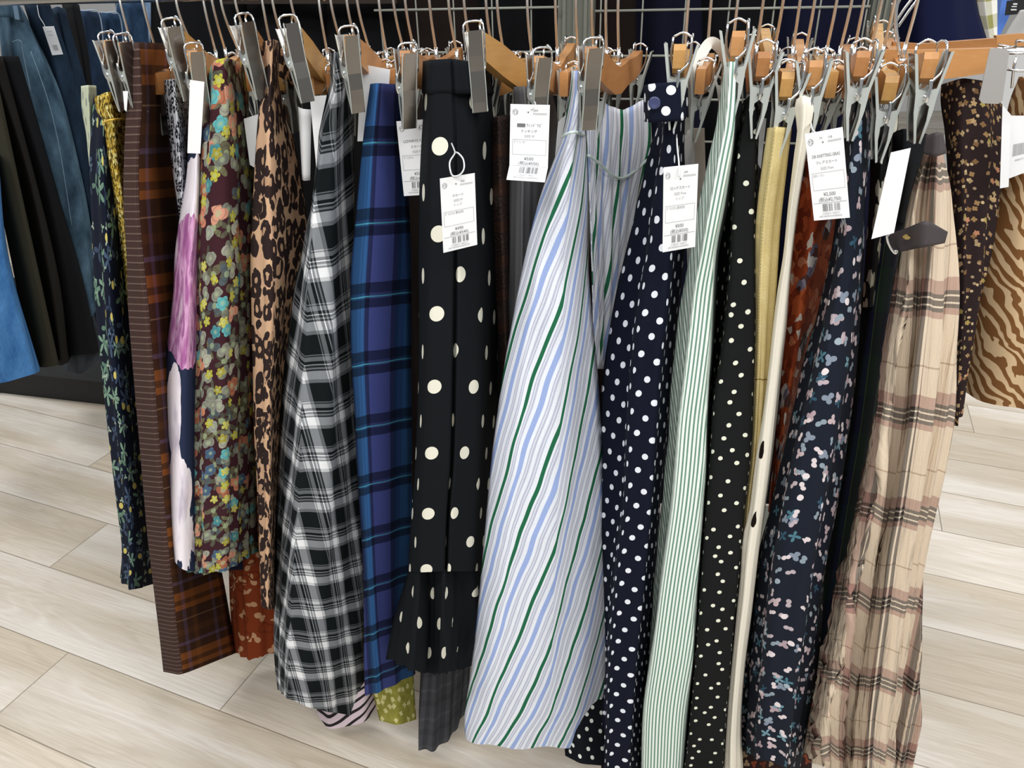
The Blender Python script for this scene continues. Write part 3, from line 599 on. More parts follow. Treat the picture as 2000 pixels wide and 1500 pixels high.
skirt('dark_blossom_skirt', 'dark navy long skirt with scattered pink and blue blossoms', [m_scatter('dark blossom', '#161d2b', NB)],
      [(.10, .14, '1664,196 1652,260 1642,350 1635,430 1625,500 1610,570 1592,640 1572,700 1553,780 1534,860 1518,920 1498,1000 1478,1080 1465,1180 1455,1280 1445,1390 1441,1460'),
       (.18, .26, '1672,190 1664,260 1655,350 1650,430 1640,520 1625,600 1606,700 1585,780 1566,860 1545,960 1528,1060 1512,1160 1500,1280 1490,1390 1484,1486'),
       (.18, .26, '1686,188 1684,260 1680,350 1674,430 1668,520 1658,600 1645,700 1630,800 1612,900 1594,1000 1580,1100 1566,1200 1552,1300 1540,1400 1530,1498'),
       (.12, .16, '1698,195 1704,260 1700,330 1692,400 1690,480 1685,560 1680,620 1672,700 1663,780 1655,850 1645,940 1633,1020 1622,1080 1612,1150 1605,1230 1590,1330 1574,1410 1562,1500')], ridge=1, folds=[(.004, 14, 1)], smooth=2)
skirt('cream_leaf_black_skirt', 'black skirt with large cream leaves, short and behind a blank white tag', [m_scatter('black with cream leaves', '#121315', [(26, 2, .5, .7, .8, (0, 0), ('#c9c4b2', '#a9a692', '#d9d5c4'), 1.4)])],
      [(.08, .08, '1700,220 1700,300 1697,400 1690,500 1684,600'), (.13, .13, '1722,212 1722,300 1718,400 1708,500 1700,600'), (.04, .04, '1755,220 1752,300 1745,400 1732,500 1716,600')], nv=30, ridge=1)
skirt('dark_tartan_skirt', 'dark green and navy tartan skirt beside the beige plaid one', [m_tartandark()],
      [(.04, .06, '1735,330 1720,400 1705,480 1680,600 1655,720 1630,850 1610,960 1590,1080 1570,1200 1550,1330'), (.10, .13, '1752,330 1740,400 1728,480 1712,600 1698,720 1682,850 1664,960 1645,1080 1626,1200 1605,1330'), (.04, .05, '1790,330 1780,400 1768,480 1752,600 1734,720 1714,850 1695,960 1672,1080 1650,1200 1625,1330')], ridge=1, folds=[(.004, 18, 0)])
skirt('black_belted_skirt', 'black skirt with a belt loop and gold ring beside the beige plaid one', [BL],
      [(.06, .06, '1738,262 1736,300 1732,360 1720,430'), (.12, .12, '1765,250 1764,300 1760,360 1750,430'), (.06, .06, '1812,262 1800,320 1790,380 1775,440')], nv=16, ridge=1)
BP = m_beigeplaid(); LEA = cloth('dark grey leather', sr('#4a4446'), .1, .55)
o = skirt('beige_plaid_skirt', 'sheer beige plaid crinkled long skirt with a dark grey strap, rightmost of the near rack', [BP],
      [(.10, .14, '1806,296 1786,350 1768,420 1757,500 1745,600 1727,700 1715,800 1697,900 1675,1000 1655,1080 1640,1160 1615,1260 1600,1340 1578,1430 1572,1468'),
       (.17, .25, '1815,290 1798,350 1785,420 1776,500 1766,600 1752,700 1740,800 1722,900 1702,1000 1684,1080 1668,1160 1645,1260 1630,1340 1615,1420 1606,1500'),
       (.15, .19, '1822,288 1812,350 1804,420 1798,500 1790,600 1780,700 1770,800 1755,900 1738,1000 1720,1080 1706,1160 1688,1260 1676,1340 1665,1420 1660,1510'),
       (.19, .26, '1830,288 1828,350 1826,420 1822,500 1816,600 1806,700 1796,800 1782,900 1768,1000 1754,1080 1744,1160 1730,1260 1720,1340 1710,1420 1704,1510'),
       (.15, .19, '1834,289 1842,350 1846,420 1846,500 1842,600 1836,700 1826,800 1812,900 1798,1000 1786,1080 1778,1160 1766,1260 1756,1340 1748,1420 1742,1510'),
       (.13, .18, '1839,292 1855,350 1862,420 1867,520 1869,620 1867,720 1862,800 1851,880 1839,960 1828,1000 1817,1080 1811,1150 1799,1240 1795,1300 1795,1400 1784,1510')], ridge=3, folds=[(.006, 44, .3), (.008, 19, 1.1)], smooth=1, fade=.3, sub=14)
w = garment('strap', [LEA], [(.185, .185, '1738,456 1744,492'), (.205, .205, '1765,448 1768,490'), (.24, .24, '1808,430 1806,482'), (.21, .21, '1848,452 1842,474')], closed=False, nv=6, thick=.004, smooth=2); w.parent = o; w['label'] = 'dark grey strap with a gold stud'
w = garment('waist_tab', [LEA], [(.20, .20, '1812,264 1806,300'), (.22, .22, '1830,258 1828,305'), (.19, .19, '1838,262 1846,300')], closed=False, nv=6, thick=.004, smooth=1); w.parent = o
vs, fs = [], []; c_ = at(1771, 463, .224)
for k in range(16):
    a_ = k*math.pi/8; vs.append(c_+SV*(.0042*math.cos(a_))+ZV*(.003*math.sin(a_)))
for k in range(16): a_ = k*math.pi/8; vs.append(c_+NV*.0025+SV*(.003*math.cos(a_))+ZV*(.002*math.sin(a_)))
fs = [[k, (k+1) % 16, 16+(k+1) % 16, 16+k] for k in range(16)]+[list(range(16, 32)), list(range(16))[::-1]]
w = pydata('stud', vs, fs, GOLD, o); w['label'] = 'gold stud'
tube('buckle_ring', smoothpts([at(1738, 455, .2), at(1733, 462, .2), at(1738, 480, .2), at(1748, 494, .2), at(1752, 488, .2)]), .002, CHROME, o)
skirt('brown_floral_skirt', 'dark brown skirt with small gold flowers on the crossing rail at the right', [m_scatter('brown gold floral', '#2a1d1e', [(78, 4, .30, .4, .5, (0, 0), ('#94764f', '#a08b66', '#7d5f3e'), 1), (46, 5, .19, .4, .4, (.3, .3), ('#b27d5e', '#9f8c50', '#b2946a'), 1), (95, 0, .2, 0, .4, (.6, .2), ('#9a8468', '#b9a27c'), 1)], .003)],
      [(-.08, -.06, '1838,165 1836,200 1842,260 1850,400 1855,520 1858,600 1860,700 1860,830'), (-.04, -.01, '1880,152 1878,200 1880,300 1882,400 1884,520 1882,600 1875,700 1866,832'), (-.05, -.02, '1925,158 1928,200 1928,300 1922,400 1912,500 1902,600 1885,700 1870,820'), (-.08, -.06, '1958,205 1962,250 1958,330 1946,400 1936,480 1922,560 1906,640 1890,710 1874,800')], ridge=1, folds=[(.006, 20, 0)], smooth=2)
skirt('brown_zebra_skirt', 'brown and cream zebra print flared skirt at the right edge', [m_zebra()],
      [(-.13, -.13, '1990,150 1972,200 1955,300 1930,420 1905,560 1885,680 1866,762'), (-.08, -.05, '2040,148 2020,200 2005,300 1995,420 1985,560 1978,680 1970,798'), (-.08, -.05, '2100,150 2110,200 2110,300 2115,420 2120,560 2125,680 2130,828'), (-.13, -.13, '2150,155 2165,200 2180,300 2200,420 2220,560 2240,680 2260,830')], ridge=1, folds=[(.008, 9, 0)], smooth=3)

# ------------------------------------------------------------ hangers
ZR = 1.29                                           # height of the hanger bars
def poly_mesh(name, vs, fs, mat, smooth=False):
    me = bpy.data.meshes.new(name); me.from_pydata([tuple(v) for v in vs], [], fs); me.update(); me.materials.append(mat)
    if smooth: me.shade_smooth()
    return me
X, Y = Vector((1, 0, 0)), Vector((0, 1, 0))
RISE = .028; RF = -.004
def bar_mesh(mat):
    # side outline, hook seat at the origin, ends rising
    top = [(-.187, RF+.006), (-.183, RF+.012), (-.12, RF+.009), (-.05, .006), (-.02, .004), (.02, .004), (.05, .010), (.12, .028), (.183, RISE+.012), (.187, RISE+.006)]
    bot = [(.187, RISE-.012), (.183, RISE-.017), (.12, -.008), (.05, -.026), (0, -.031), (-.05, -.027), (-.12, RF-.022), (-.183, RF-.017), (-.187, RF-.012)]
    vs, fs = [], []; prism_vf(top[::1]+bot, .013, vs, fs, X, ZV, Y, Vector((0, 0, 0)))
    return poly_mesh('wooden_bar', vs, fs, mat)
BARS = [bar_mesh(w_) for w_ in WOOD]
def short_bar(mat):
    vs, fs = [], []; prism_vf([(-.1, .006), (-.02, .004), (.02, .004), (.1, .006), (.102, -.022), (.03, -.029), (-.03, -.029), (-.102, -.022)], .011, vs, fs, X, ZV, Y, Vector((0, 0, 0)))
    return poly_mesh('wooden_bar', vs, fs, mat)
SBARS = [short_bar(w_) for w_ in WOOD]
vs, fs = [], []
tube_vf(smoothpts([(0, 0, -.004), (0, 0, .02), (.006, 0, .036), (.015, 0, .058), (.020, 0, .08), (.0195, 0, .098), (.012, 0, .113), (0, 0, .119), (-.012, 0, .114), (-.0185, 0, .102), (-.018, 0, .092)], 4), .0019, vs, fs, 8)
HOOK = poly_mesh('hook', vs, fs, WIREM, True)
vs, fs = [], []; tube_vf([(0, 0, .002), (0, 0, .0075)], .0045, vs, fs, 10); tube_vf([(0, 0, .0), (0, 0, .026)], .0026, vs, fs, 8)
FERR = poly_mesh('ferrule', vs, fs, CHROME, True)
# clip: two leaf plates that cross at a pivot, jaws down; flanges front and back
def plate(sg):
    vs, fs = [], []; pr = [(sg*.0175, .046), (sg*.0115, .020), (sg*.0075, .004), (sg*.0062, -.014), (sg*.0035, -.030), (sg*.0012, -.041)]
    n = len(pr); w = [.0075, .0085, .0085, .0085, .0085, .008]
    for k, o_ in ((0, 0), (1, sg*.0009)):
        for (y, z), h in zip(pr, w): vs += [Vector((-h, y+o_, z)), Vector((h, y+o_, z))]
    for i in range(n-1):
        a = 2*i; fs += [[a, a+1, a+3, a+2], [2*n+a, 2*n+a+2, 2*n+a+3, 2*n+a+1], [a, a+2, 2*n+a+2, 2*n+a], [a+1, 2*n+a+1, 2*n+a+3, a+3]]
    fs += [[0, 2*n, 2*n+1, 1], [2*n-2, 2*n-1, 4*n-1, 4*n-2]]
    return poly_mesh('clip_plate', vs, fs, STEEL)
PL = [plate(1), plate(-1)]
vs, fs = [], []
for xx in (-.0088, .0088):
    for sg in (1, -1):
        q = [(sg*.0185, .047), (sg*.0155, .046), (sg*.0085, .013), (sg*.0005, .011), (sg*.0005, -.001), (sg*.0045, -.004), (sg*.0045, -.018), (sg*.0012, -.040), (sg*.0032, -.041), (sg*.0090, -.010), (sg*.0105, .008)]
        prism_vf(q if sg > 0 else q[::-1], .0008, vs, fs, Y, ZV, X, Vector((xx+.0006*sg, 0, 0)))
FLG = poly_mesh('clip_flange', vs, fs, ZINC)
vs, fs = [], []
lp = [(-.011, 0, .006), (-.0115, .002, .020), (-.011, .010, .030), (-.011, .010, .052), (.0, .0105, .056), (.011, .010, .052), (.011, .010, .030), (.0115, .002, .020), (.011, 0, .006)]
tube_vf(smoothpts(lp, 3), .0013, vs, fs, 7); tube_vf([(-.0105, 0, .005), (.0105, 0, .005)], .0032, vs, fs, 10)
tube_vf(smoothpts([(.0105, 0, .0), (.0125, 0, .006), (.0125, .001, .016), (.0115, .0, .022)], 3), .0019, vs, fs, 7)
tube_vf(smoothpts([(-.011, -.010, .052), (-.011, .0, .057), (-.011, .010, .052)], 3), .0013, vs, fs, 7); tube_vf(smoothpts([(-.011, -.010, .052), (-.011, -.010, .03), (-.011, 0, .008)], 3), .0013, vs, fs, 7)
LOOP = poly_mesh('spring_loop', vs, fs, CHROME, True)
GH = 'wooden clip hangers hooked over the near rail'
def make_clip(root, x, z, roty=0.0, rotz=0.0, rotx=0.0, name='clip'):
    c = bpy.data.objects.new(name, FLG); COL.objects.link(c); c.parent = root; c.location = (x, 0, z); c.rotation_euler = (rotx, roty, rotz)
    for me in PL:
        q = bpy.data.objects.new('clip_plate', me); COL.objects.link(q); q.parent = c
    q = bpy.data.objects.new('spring_loop', LOOP); COL.objects.link(q); q.parent = c
    return c
YAW0 = math.atan2(NV.y, NV.x)
def hanger(hx, label, near=None, yaw=0.0, k=0, tilt=0.0, twist=0.0):
    """hx: where its hook stands on the rail (x in the photo); near: where its near end shows"""
    P = at(hx, 95, 0.0); P.z = ZR+random.uniform(-.003, .003); P += NV*random.uniform(-.006, .006); ry = 0.0
    if near:
        T = at(near[0], near[1], .186); d = T-P; yaw = (math.atan2(d.y, d.x)-YAW0+math.pi) % (2*math.pi)-math.pi
        ry = -math.atan2(d.z-(RISE-.004), .186); ry = max(-.22, min(.22, ry))
    r = empty('clip_hanger', P); r.rotation_euler = (0, ry, YAW0+yaw); tag(r, label, 'hanger', GH)
    for nm, me in (('wooden_bar', (BARS if near else SBARS)[k % 3]), ('hook', HOOK), ('ferrule', FERR)):
        q = bpy.data.objects.new(nm, me); COL.objects.link(q); q.parent = r
    if near: make_clip(r, .188, RISE-.034, -ry, twist, tilt); make_clip(r, -.184, RF-.034, -ry, math.pi, random.uniform(-.2, .2))
    else: make_clip(r, .070, -.042, 0, 0, tilt); make_clip(r, -.088, -.040, 0, math.pi, -tilt)
    return r
W_ = 'wooden clip hanger '
HL = [(262, (208, 108), -1.0, W_+'at the left end of the near rack'), (300, (236, 112), -1.0, W_+'carrying the mustard skirt'),
 (415, (335, 82), -1.0, W_+'carrying the brown tartan skirt'), (436, (372, 128), -1.0, W_+'carrying the painted flower skirt'), (530, (482, 75), -1.0, W_+'carrying the garden floral skirt'),
 (640, (574, 78), -1.0, W_+'carrying the leopard skirt'), (752, (682, 98), -1.0, W_+'carrying the black and white plaid skirt'), (852, (792, 128), -1.0, W_+'carrying the blue tartan skirt'),
 (1035, (925, 92), -1.0, W_+'carrying the large dotted skirt'), (1088, (1050, 140), -1.0, W_+'carrying the plain grey skirt'), (1209, (1154, 122), -1.0, W_+'carrying the striped skirt'),
 (1338, (1326, 118), 0, W_+'carrying the navy dotted skirt'), (1430, (1440, 92), 0, W_+'carrying the ticking stripe skirt'), (1478, (1490, 134), 0, W_+'carrying the tiny dotted black skirt'),
 (1512, (1535, 172), .15, W_+'carrying the yellow chambray skirt'), (1574, (1590, 150), 0, W_+'carrying the cream drop skirt'), (1668, (1682, 132), .1, W_+'carrying the dark blossom skirt'),
 (1727, (1738, 182), .2, W_+'carrying the black cream-leaf skirt'), (1766, (1812, 135), .25, W_+'carrying the beige plaid skirt')]
for i, (hx, nr, tw, lab) in enumerate(HL): hanger(hx, lab, nr, 0, i, random.uniform(-.08, .08), tw)
for i, (hx, lab) in enumerate([(345, 'left of the one with the brown tartan skirt'), (385, 'over the white and black animal print skirt'), (470, 'above the painted flower skirt'), (497, 'left of the one with the garden floral skirt'),
 (560, 'right of the one with the garden floral skirt'), (594, 'left of the one with the leopard skirt'), (672, 'right of the one with the leopard skirt'), (700, 'above the black and white plaid skirt'), (722, 'left of the one with the plaid skirt'),
 (785, 'right of the one with the plaid skirt'), (810, 'left of the one with the blue tartan skirt'), (892, 'right of the one with the blue tartan skirt'), (920, 'above the large dotted skirt'), (960, 'over the large dotted skirt, beside the sparkly tweed'),
 (985, 'carrying the sparkly tweed skirt'), (1128, 'right of the one with the grey skirt'), (1160, 'above the waist of the striped skirt'), (1184, 'left of the one with the striped skirt'), (1382, 'carrying the off-white skirt'),
 (1550, 'left of the one with the cream skirt'), (1614, 'carrying the rust watercolour skirt'), (1642, 'left of the one with the dark blossom skirt'), (1700, 'right of the one with the dark blossom skirt')]):
    hanger(hx, 'short wooden clip hanger '+lab, None, random.uniform(-.1, .05), i, random.uniform(-.15, .15))
# rail on brackets from the uprights
vs, fs = [], []; tube_vf([rk(-1.25, 0, ZR+.1015), rk(.72, 0, ZR+.1015)], .0125, vs, fs, 16)
rail = pydata('clothes_rail', vs, fs, CHROME, None, True); tag(rail, 'chrome rail that carries the near row of clip hangers', 'rail')

# ------------------------------------------------------------ grid panels and uprights behind
def grid_panel(x0, x1, label, n=-.43, pitch=.075, ys=(17, 88)):
    r = empty('grid_panel', at((x0+x1)/2, 90, n)); tag(r, label, 'grid panel', 'wire grid panels behind the hangers')
    s0, s1 = at(x0, 50, n), at(x1, 50, n); L = (s1-s0).dot(SV); s0.z = 0
    vs, fs = [], []; zt = at((x0+x1)/2, ys[0], n).z; zs = [zt+pitch*k for k in range(-3, 4)]
    k = .01
    while k < L:
        tube_vf([s0+SV*k+ZV*(zs[0]-.03), s0+SV*k+ZV*(zs[-1]+.03)], .0016, vs, fs, 6); k += pitch
    w_ = pydata('wire_mesh', vs, fs, GRIDM, None, True); w_.parent = r; w_.matrix_parent_inverse = r.matrix_basis.inverted()
    vs, fs = [], []
    for z in zs: tube_vf([s0+SV*0+NV*.003+ZV*z, s0+SV*L+NV*.003+ZV*z], .0022, vs, fs, 6)
    w_ = pydata('cross_wire', vs, fs, GRIDM, None, True); w_.parent = r; w_.matrix_parent_inverse = r.matrix_basis.inverted()
grid_panel(735, 1092, 'left wire grid panel behind the hangers, up to the slotted upright')
grid_panel(1162, 1692, 'right wire grid panel behind the hangers, between the two uprights')
def upright(x0, x1, label, n=-.46):
    a, b = at(x0, 60, n), at(x1, 60, n); c = (a+b)/2; W = (b-a).dot(SV); r = empty('slotted_upright', (c.x, c.y, 0)); tag(r, label, 'upright', 'slotted steel uprights of the rack')
    vs, fs = [], []
    box_vf((c.x, c.y, .95), W, .03, 1.9, vs, fs, SV, NV)
    for k in (-.3, 0, .3): box_vf(c*1+NV*.019+SV*(W*k)+ZV*(.95-c.z), W*.09, .008, 1.9, vs, fs, SV, NV)
    w_ = pydata('post', vs, fs, POSTM); w_.parent = r; w_.matrix_parent_inverse = r.matrix_basis.inverted()
    vs, fs = [], []
    box_vf((c.x, c.y, .02), W*1.2, .6, .04, vs, fs, SV, NV); w_ = pydata('foot', vs, fs, POSTM); w_.parent = r; w_.matrix_parent_inverse = r.matrix_basis.inverted()
upright(1092, 1160, 'grey green slotted upright between the two grid panels')
upright(1692, 1742, 'grey green slotted upright at the right end of the grid')

# ------------------------------------------------------------ garments on the far side of the grid
DK = [cloth('black jersey', sr('#0c0d10'), .2), cloth('midnight jersey', sr('#0e1022'), .2), cloth('very dark navy', sr('#12142c'), .2), cloth('dark chocolate', sr('#1c1412'), .2)]
GD = 'dark garments hanging beyond the grid'
dk = [(300, 480, 0, 'black garment beyond the hangers, above the painted flower skirt'), (470, 640, 0, 'black garment beyond the hangers, above the leopard skirt'), (620, 800, 0, 'black garment beyond the grid, above the blue tartan skirt'), (780, 960, 3, 'black brown garment beyond the grid, above the large dotted skirt'),
      (930, 1110, 0, 'black garment beyond the grid, left of the slotted upright'), (1085, 1245, 3, 'dark brown garment beyond the slotted upright between the grid panels'), (1225, 1380, 1, 'midnight blue garment beyond the grid, right of the slotted upright'), (1350, 1530, 0, 'black garment beyond the grid, above the ticking stripe skirt'), (1500, 1720, 2, 'dark navy garment beyond the grid, left of the right upright')]
for i, (a, b, k, lab) in enumerate(dk):
    c_ = (a+b)/2
    g_ = garment('dark_garment', [DK[k]], [(-.62, -.60, f'{a},-330 {a},200 {a+20},980'), (-.57, -.54, f'{c_},-330 {c_},200 {c_+8},980'), (-.62, -.60, f'{b},-330 {b},200 {b-10},980')], nv=24, folds=[(.012, 9, i)], fade=0, ridge=1)
    tag(g_, lab, 'garment', GD)
# back row of clip hangers seen through the gaps is the far half of the near hangers; more stand crosswise at the right
NVY = cloth('deep navy wool', sr('#14193a'), .2)
g_ = garment('navy_dress', [NVY], [(-.60, -.60, '1742,-330 1745,20 1750,90'), (-.54, -.54, '1800,-330 1800,20 1800,84'), (-.54, -.54, '1860,-330 1865,20 1872,80'), (-.60, -.60, '1895,-330 1905,0 1925,77')], nv=16, folds=[(.004, 6, 0)], fade=0)
tag(g_, 'plain deep navy dress hem above the wooden hangers at the top right', 'dress')
GG = M('olive gingham', .9, .1); u_, v_ = GG.uv(); GG = GG.out(GG.mix(.5, GG.ramp(GG.per(u_, .05), [(0, sr('#8c8a4a')), (.5, sr('#f0efe6'))]), GG.ramp(GG.per(v_, .05), [(0, sr('#a3a16a')), (.5, sr('#f4f4ee'))])))
g_ = garment('gingham_shirt', [GG], [(-.70, -.70, '1885,-330 1900,0 1920,78'), (-.66, -.66, '1915,-330 1925,0 1935,78'), (-.70, -.70, '1945,-330 1948,0 1948,72')], nv=16, fade=0)
tag(g_, 'olive and white gingham shirt beside the navy dress at the top right', 'shirt')
g_ = garment('pale_grey_top', [cloth('pale grey cloth', sr('#c4c2c0'), .1)], [(-2.2, -2.2, '1992,20 1975,45 1955,80'), (-2.1, -2.1, '2020,15 2010,45 2000,84'), (-2.2, -2.2, '2080,20 2090,60 2100,84')], nv=12, fade=0)
tag(g_, 'pale grey top at the top right corner', 'top')
vs, fs = [], []; tube_vf([rk(-1.5, -.6, at(1300, -330, -.6).z+.012), rk(1.35, -.6, at(1300, -330, -.6).z+.012)], .0125, vs, fs, 12)
o_ = pydata('clothes_rail', vs, fs, CHROME, None, True); tag(o_, 'far chrome rail that carries the dark garments beyond the grid', 'rail')
tp = at(2050, 84, -2.05); vs, fs = [], []; box_vf(Vector((tp.x, tp.y, tp.z/2-.01))+AW*.2+SV*.12, .5, .5, tp.z-.02, vs, fs, SV, NV)
o_ = pydata('display_cabinet', vs, fs, flat('white laminate', (.75, .76, .77), .5)); tag(o_, 'white display cabinet at the far right behind the zebra skirt', 'cabinet')
BLU = flat('blue plastic', sr('#5d86d8'), .4)
def card_box(name, pts, n, th, mat, label, cat):
    vs, fs = [], []; q = [at(x, y, n) for x, y in pts]; k = len(q)
    for p in q: vs.append(p)
    for p in q: vs.append(p-NV*th)
    fs = [list(range(k)), list(range(k, 2*k))[::-1]]+[[i, k+i, k+(i+1) % k, (i+1) % k] for i in range(k)]
    o_ = pydata(name, vs, fs, mat); 
    if label: tag(o_, label, cat)
    return o_
card_box('blue_package', [(1958, -10), (1978, -10), (1972, 30), (1950, 76), (1946, 60)], -2.3, .12, BLU, 'blue and white package behind the gingham shirt', 'package')
bx = card_box('black_sign', [(1968, 2), (2010, -4), (2006, 26), (1964, 30)], -2.2, .01, flat('black sign', (.02, .02, .022), .5), 'small black sign with white marks at the top right', 'sign')
for (px, py, a_, b_) in [(1983, 8, 4, 1.6), (1981, 13, 5, 1.0), (1980, 19, 5.5, 1.4)]:
    q = card_box('mark', [(px-a_, py+b_), (px+a_, py+b_*.8), (px+a_, py-b_), (px-a_, py-b_)], -2.197, .002, PAPER, None, None); q.parent = bx

# crossing rail at the right: broad hangers facing the aisle
def wide_bar(pts, n, th, label, k, hook=None):
    o_ = card_box('wide_clip_hanger', pts, n, th, WOOD[k], label, 'hanger'); o_['group'] = 'broad wooden hangers on the crossing rail'; return o_
wide_bar([(1728, 97), (1800, 98), (1880, 96), (1945, 94), (1946, 140), (1880, 150), (1830, 156), (1728, 140)], -.02, .013, 'broad wooden hanger facing the aisle, carrying the brown floral skirt', 0)
wide_bar([(1745, 82), (1800, 86), (1880, 80), (1946, 75), (1948, 94), (1880, 120), (1745, 125)], -.12, .013, 'broad wooden hanger just behind the front one at the right', 1)
wide_bar([(1946, 70), (1992, 66), (2030, 66), (2030, 90), (1948, 92)], -.25, .013, 'wooden hanger end at the right edge, above the zebra skirt', 0)
def wide_clip(pts, n, label):
    o_ = card_box('metal_clip', pts, n, .0012, flat('brushed broad clip', (.56, .54, .52), .45, .5, .8), label, 'clip'); bm = None; return o_
c1 = wide_clip([(1933, 96), (1944, 93), (1966, 96), (1971, 104), (1958, 196), (1950, 203), (1919, 202), (1912, 194)], .02, 'large brushed metal clip gripping the brown floral skirt')
vs, fs = [], []
for pts in ([(1970, 104, .0), (1990, 104, .0), (2020, 102, .0)], [(1965, 135, .0), (1990, 138, .0), (2030, 138, .0)], [(1985, 92, -.04), (1975, 92, -.04), (1950, 88, -.04)], [(1986, 110, .0), (1980, 130, .0), (1976, 172, .0)], [(1985, 80, -.04), (2000, 80, -.04), (2030, 78, -.04)], [(1985, 80, -.04), (1984, 92, -.04), (1960, 94, -.03)]):
    tube_vf([at(*p) for p in pts], .0016, vs, fs, 8)
pydata('wire_frame', vs, fs, CHROME, c1, True)
for i, (pts, lab) in enumerate([([(1770, -20, .0), (1752, 10, .0), (1750, 55, .0), (1758, 112, .0)], 'chrome hook wire rising from the rightmost near hanger'), ([(1800, -25, -.3), (1770, 12, -.3), (1748, 45, -.3)], 'slanting chrome bracket rod in front of the navy dress'), ([(1812, -25, -.32), (1782, 12, -.32), (1754, 52, -.32)], 'second slanting chrome bracket rod in front of the navy dress'), ([(1744, 5, -.2), (1738, 50, -.2), (1733, 95, -.2)], 'chrome hook wire left of the navy dress')]):
    o_ = tube('chrome_rod', smoothpts([at(*p) for p in pts]), .0022, CHROME, None); tag(o_, lab, 'rod')

card_box('shelf_edge', [(430, -20), (775, -20), (775, 7), (430, 8)], -.5, .03, flat('dark brown shelf edge', sr('#2b221c'), .6), 'dark brown shelf edge along the top, left of the grid', 'shelf')
# ------------------------------------------------------------ jeans on the rack at the left
GJ = 'jeans hanging on the rack at the left'
def jeans(label, mat, cols, **k):
    o_ = garment('jeans', [mat], cols, nv=40, ridge=1, **k); tag(o_, label, 'jeans', GJ); return o_
J1 = m_denim('bright blue denim', '#2f5f96', '#5286bd'); J2 = flat('olive twill', sr('#39372c'), .95, .1); J3 = cloth('black brown twill', sr('#24221f'), .2); J4 = m_denim('grey blue denim', '#233646', '#587488')
J5 = m_denim('dark navy denim', '#141f2e', '#26384c'); J6 = m_denim('mid indigo denim', '#16253a', '#35506e'); J7 = cloth('black denim', sr('#17181b'), .2)
jeans('bright blue jeans leg with a frayed hem, leftmost of the left rack', J1, [(-.55, -.45, '-60,300 -80,500 -90,745'), (-.50, -.40, '-30,300 -20,500 0,750'), (-.52, -.42, '-5,300 15,500 75,728'), (-.75, -.70, '-3,300 17,500 80,718')])
jeans('olive brown trousers right of the bright blue jeans', J2, [(-.75, -.65, '-60,60 -20,300 30,550 60,714'), (-.70, -.60, '-50,60 -2,300 55,550 88,718'), (-.72, -.62, '-30,60 30,330 78,550 112,714'), (-.9, -.85, '-20,60 34,330 82,550 116,700')])
jeans('black brown trousers behind the olive pair', J3, [(-.85, -.8, '-40,110 20,320 70,520 108,712'), (-.80, -.74, '-20,110 50,320 92,520 120,714'), (-.84, -.78, '5,110 82,400 118,560 134,708'), (-1.0, -.95, '8,110 88,400 122,560 140,690')])
jeans('darkest trousers second from the near rack', J7, [(-.9, -.85, '-25,110 50,320 100,520 125,690'), (-.86, -.8, '5,110 80,330 120,520 150,694'), (-.9, -.84, '40,110 120,400 160,540 190,690'), (-1.05, -1.0, '45,110 124,400 166,540 200,680')])
jeans('faded grey blue jeans with a side pocket', J4, [(-.95, -.92, '-5,8 10,150 45,320 90,500 140,640'), (-.90, -.86, '20,2 40,150 100,320 130,500 165,640'), (-.95, -.90, '38,12 60,60 110,170 146,300 170,430 190,600'), (-1.1, -1.05, '42,14 66,60 118,170 152,300 180,430 198,600')], folds=[(.006, 12, 0)])
FJ = COL.objects[-1]
w = garment('waistband', [J4], [(-.885, -.885, '-6,4 2,34'), (-.85, -.85, '20,0 24,34'), (-.885, -.885, '36,8 46,44')], closed=False, nv=4, smooth=1, thick=.006); w.parent = FJ
w = ribbon('belt_loop', [at(28, 6, -.835), at(31, 20, -.835), at(34, 38, -.835)], .012, m_denim('belt loop denim', '#5d7790', '#7d93a8'), FJ, .004)
for i_, pts in enumerate([[(24, 82, -.845), (40, 80, -.84), (46, 110, -.85), (60, 178, -.85)], [(60, 100, -.845), (95, 200, -.85), (118, 300, -.855), (140, 440, -.86)]]):
    tube('seam', smoothpts([at(*p) for p in pts]), .0012, flat('pale thread %d' % i_, sr('#6f8798'), .9), FJ, 5)
jeans('dark navy jeans with a white price tag', J5, [(-1.05, -1.0, '45,5 90,150 150,350 180,500 195,690'), (-1.0, -.95, '75,-5 110,150 160,350 190,500 205,690'), (-1.05, -1.0, '95,0 130,100 165,220 185,360 205,600')])
jeans('dark indigo jeans right of the tagged pair', J5, [(-1.15, -1.1, '95,20 120,150 160,350 190,600'), (-1.1, -1.05, '112,12 135,120 165,250 200,600'), (-1.15, -1.1, '128,18 150,100 172,180 185,300 215,600')])
jeans('black blue jeans right of the indigo pair', J7, [(-1.25, -1.2, '120,5 140,100 170,300 200,600'), (-1.2, -1.15, '140,0 160,100 185,300 215,600'), (-1.25, -1.2, '155,10 172,100 195,300 240,600')])
jeans('grey jeans with a curved hem low beside the leaf print skirt', m_denim('grey denim', '#2b2f33', '#4a5056'), [(-.95, -.9, '110,560 120,640 125,722'), (-.88, -.82, '140,560 150,640 158,732'), (-.95, -.9, '170,560 190,640 200,700')])
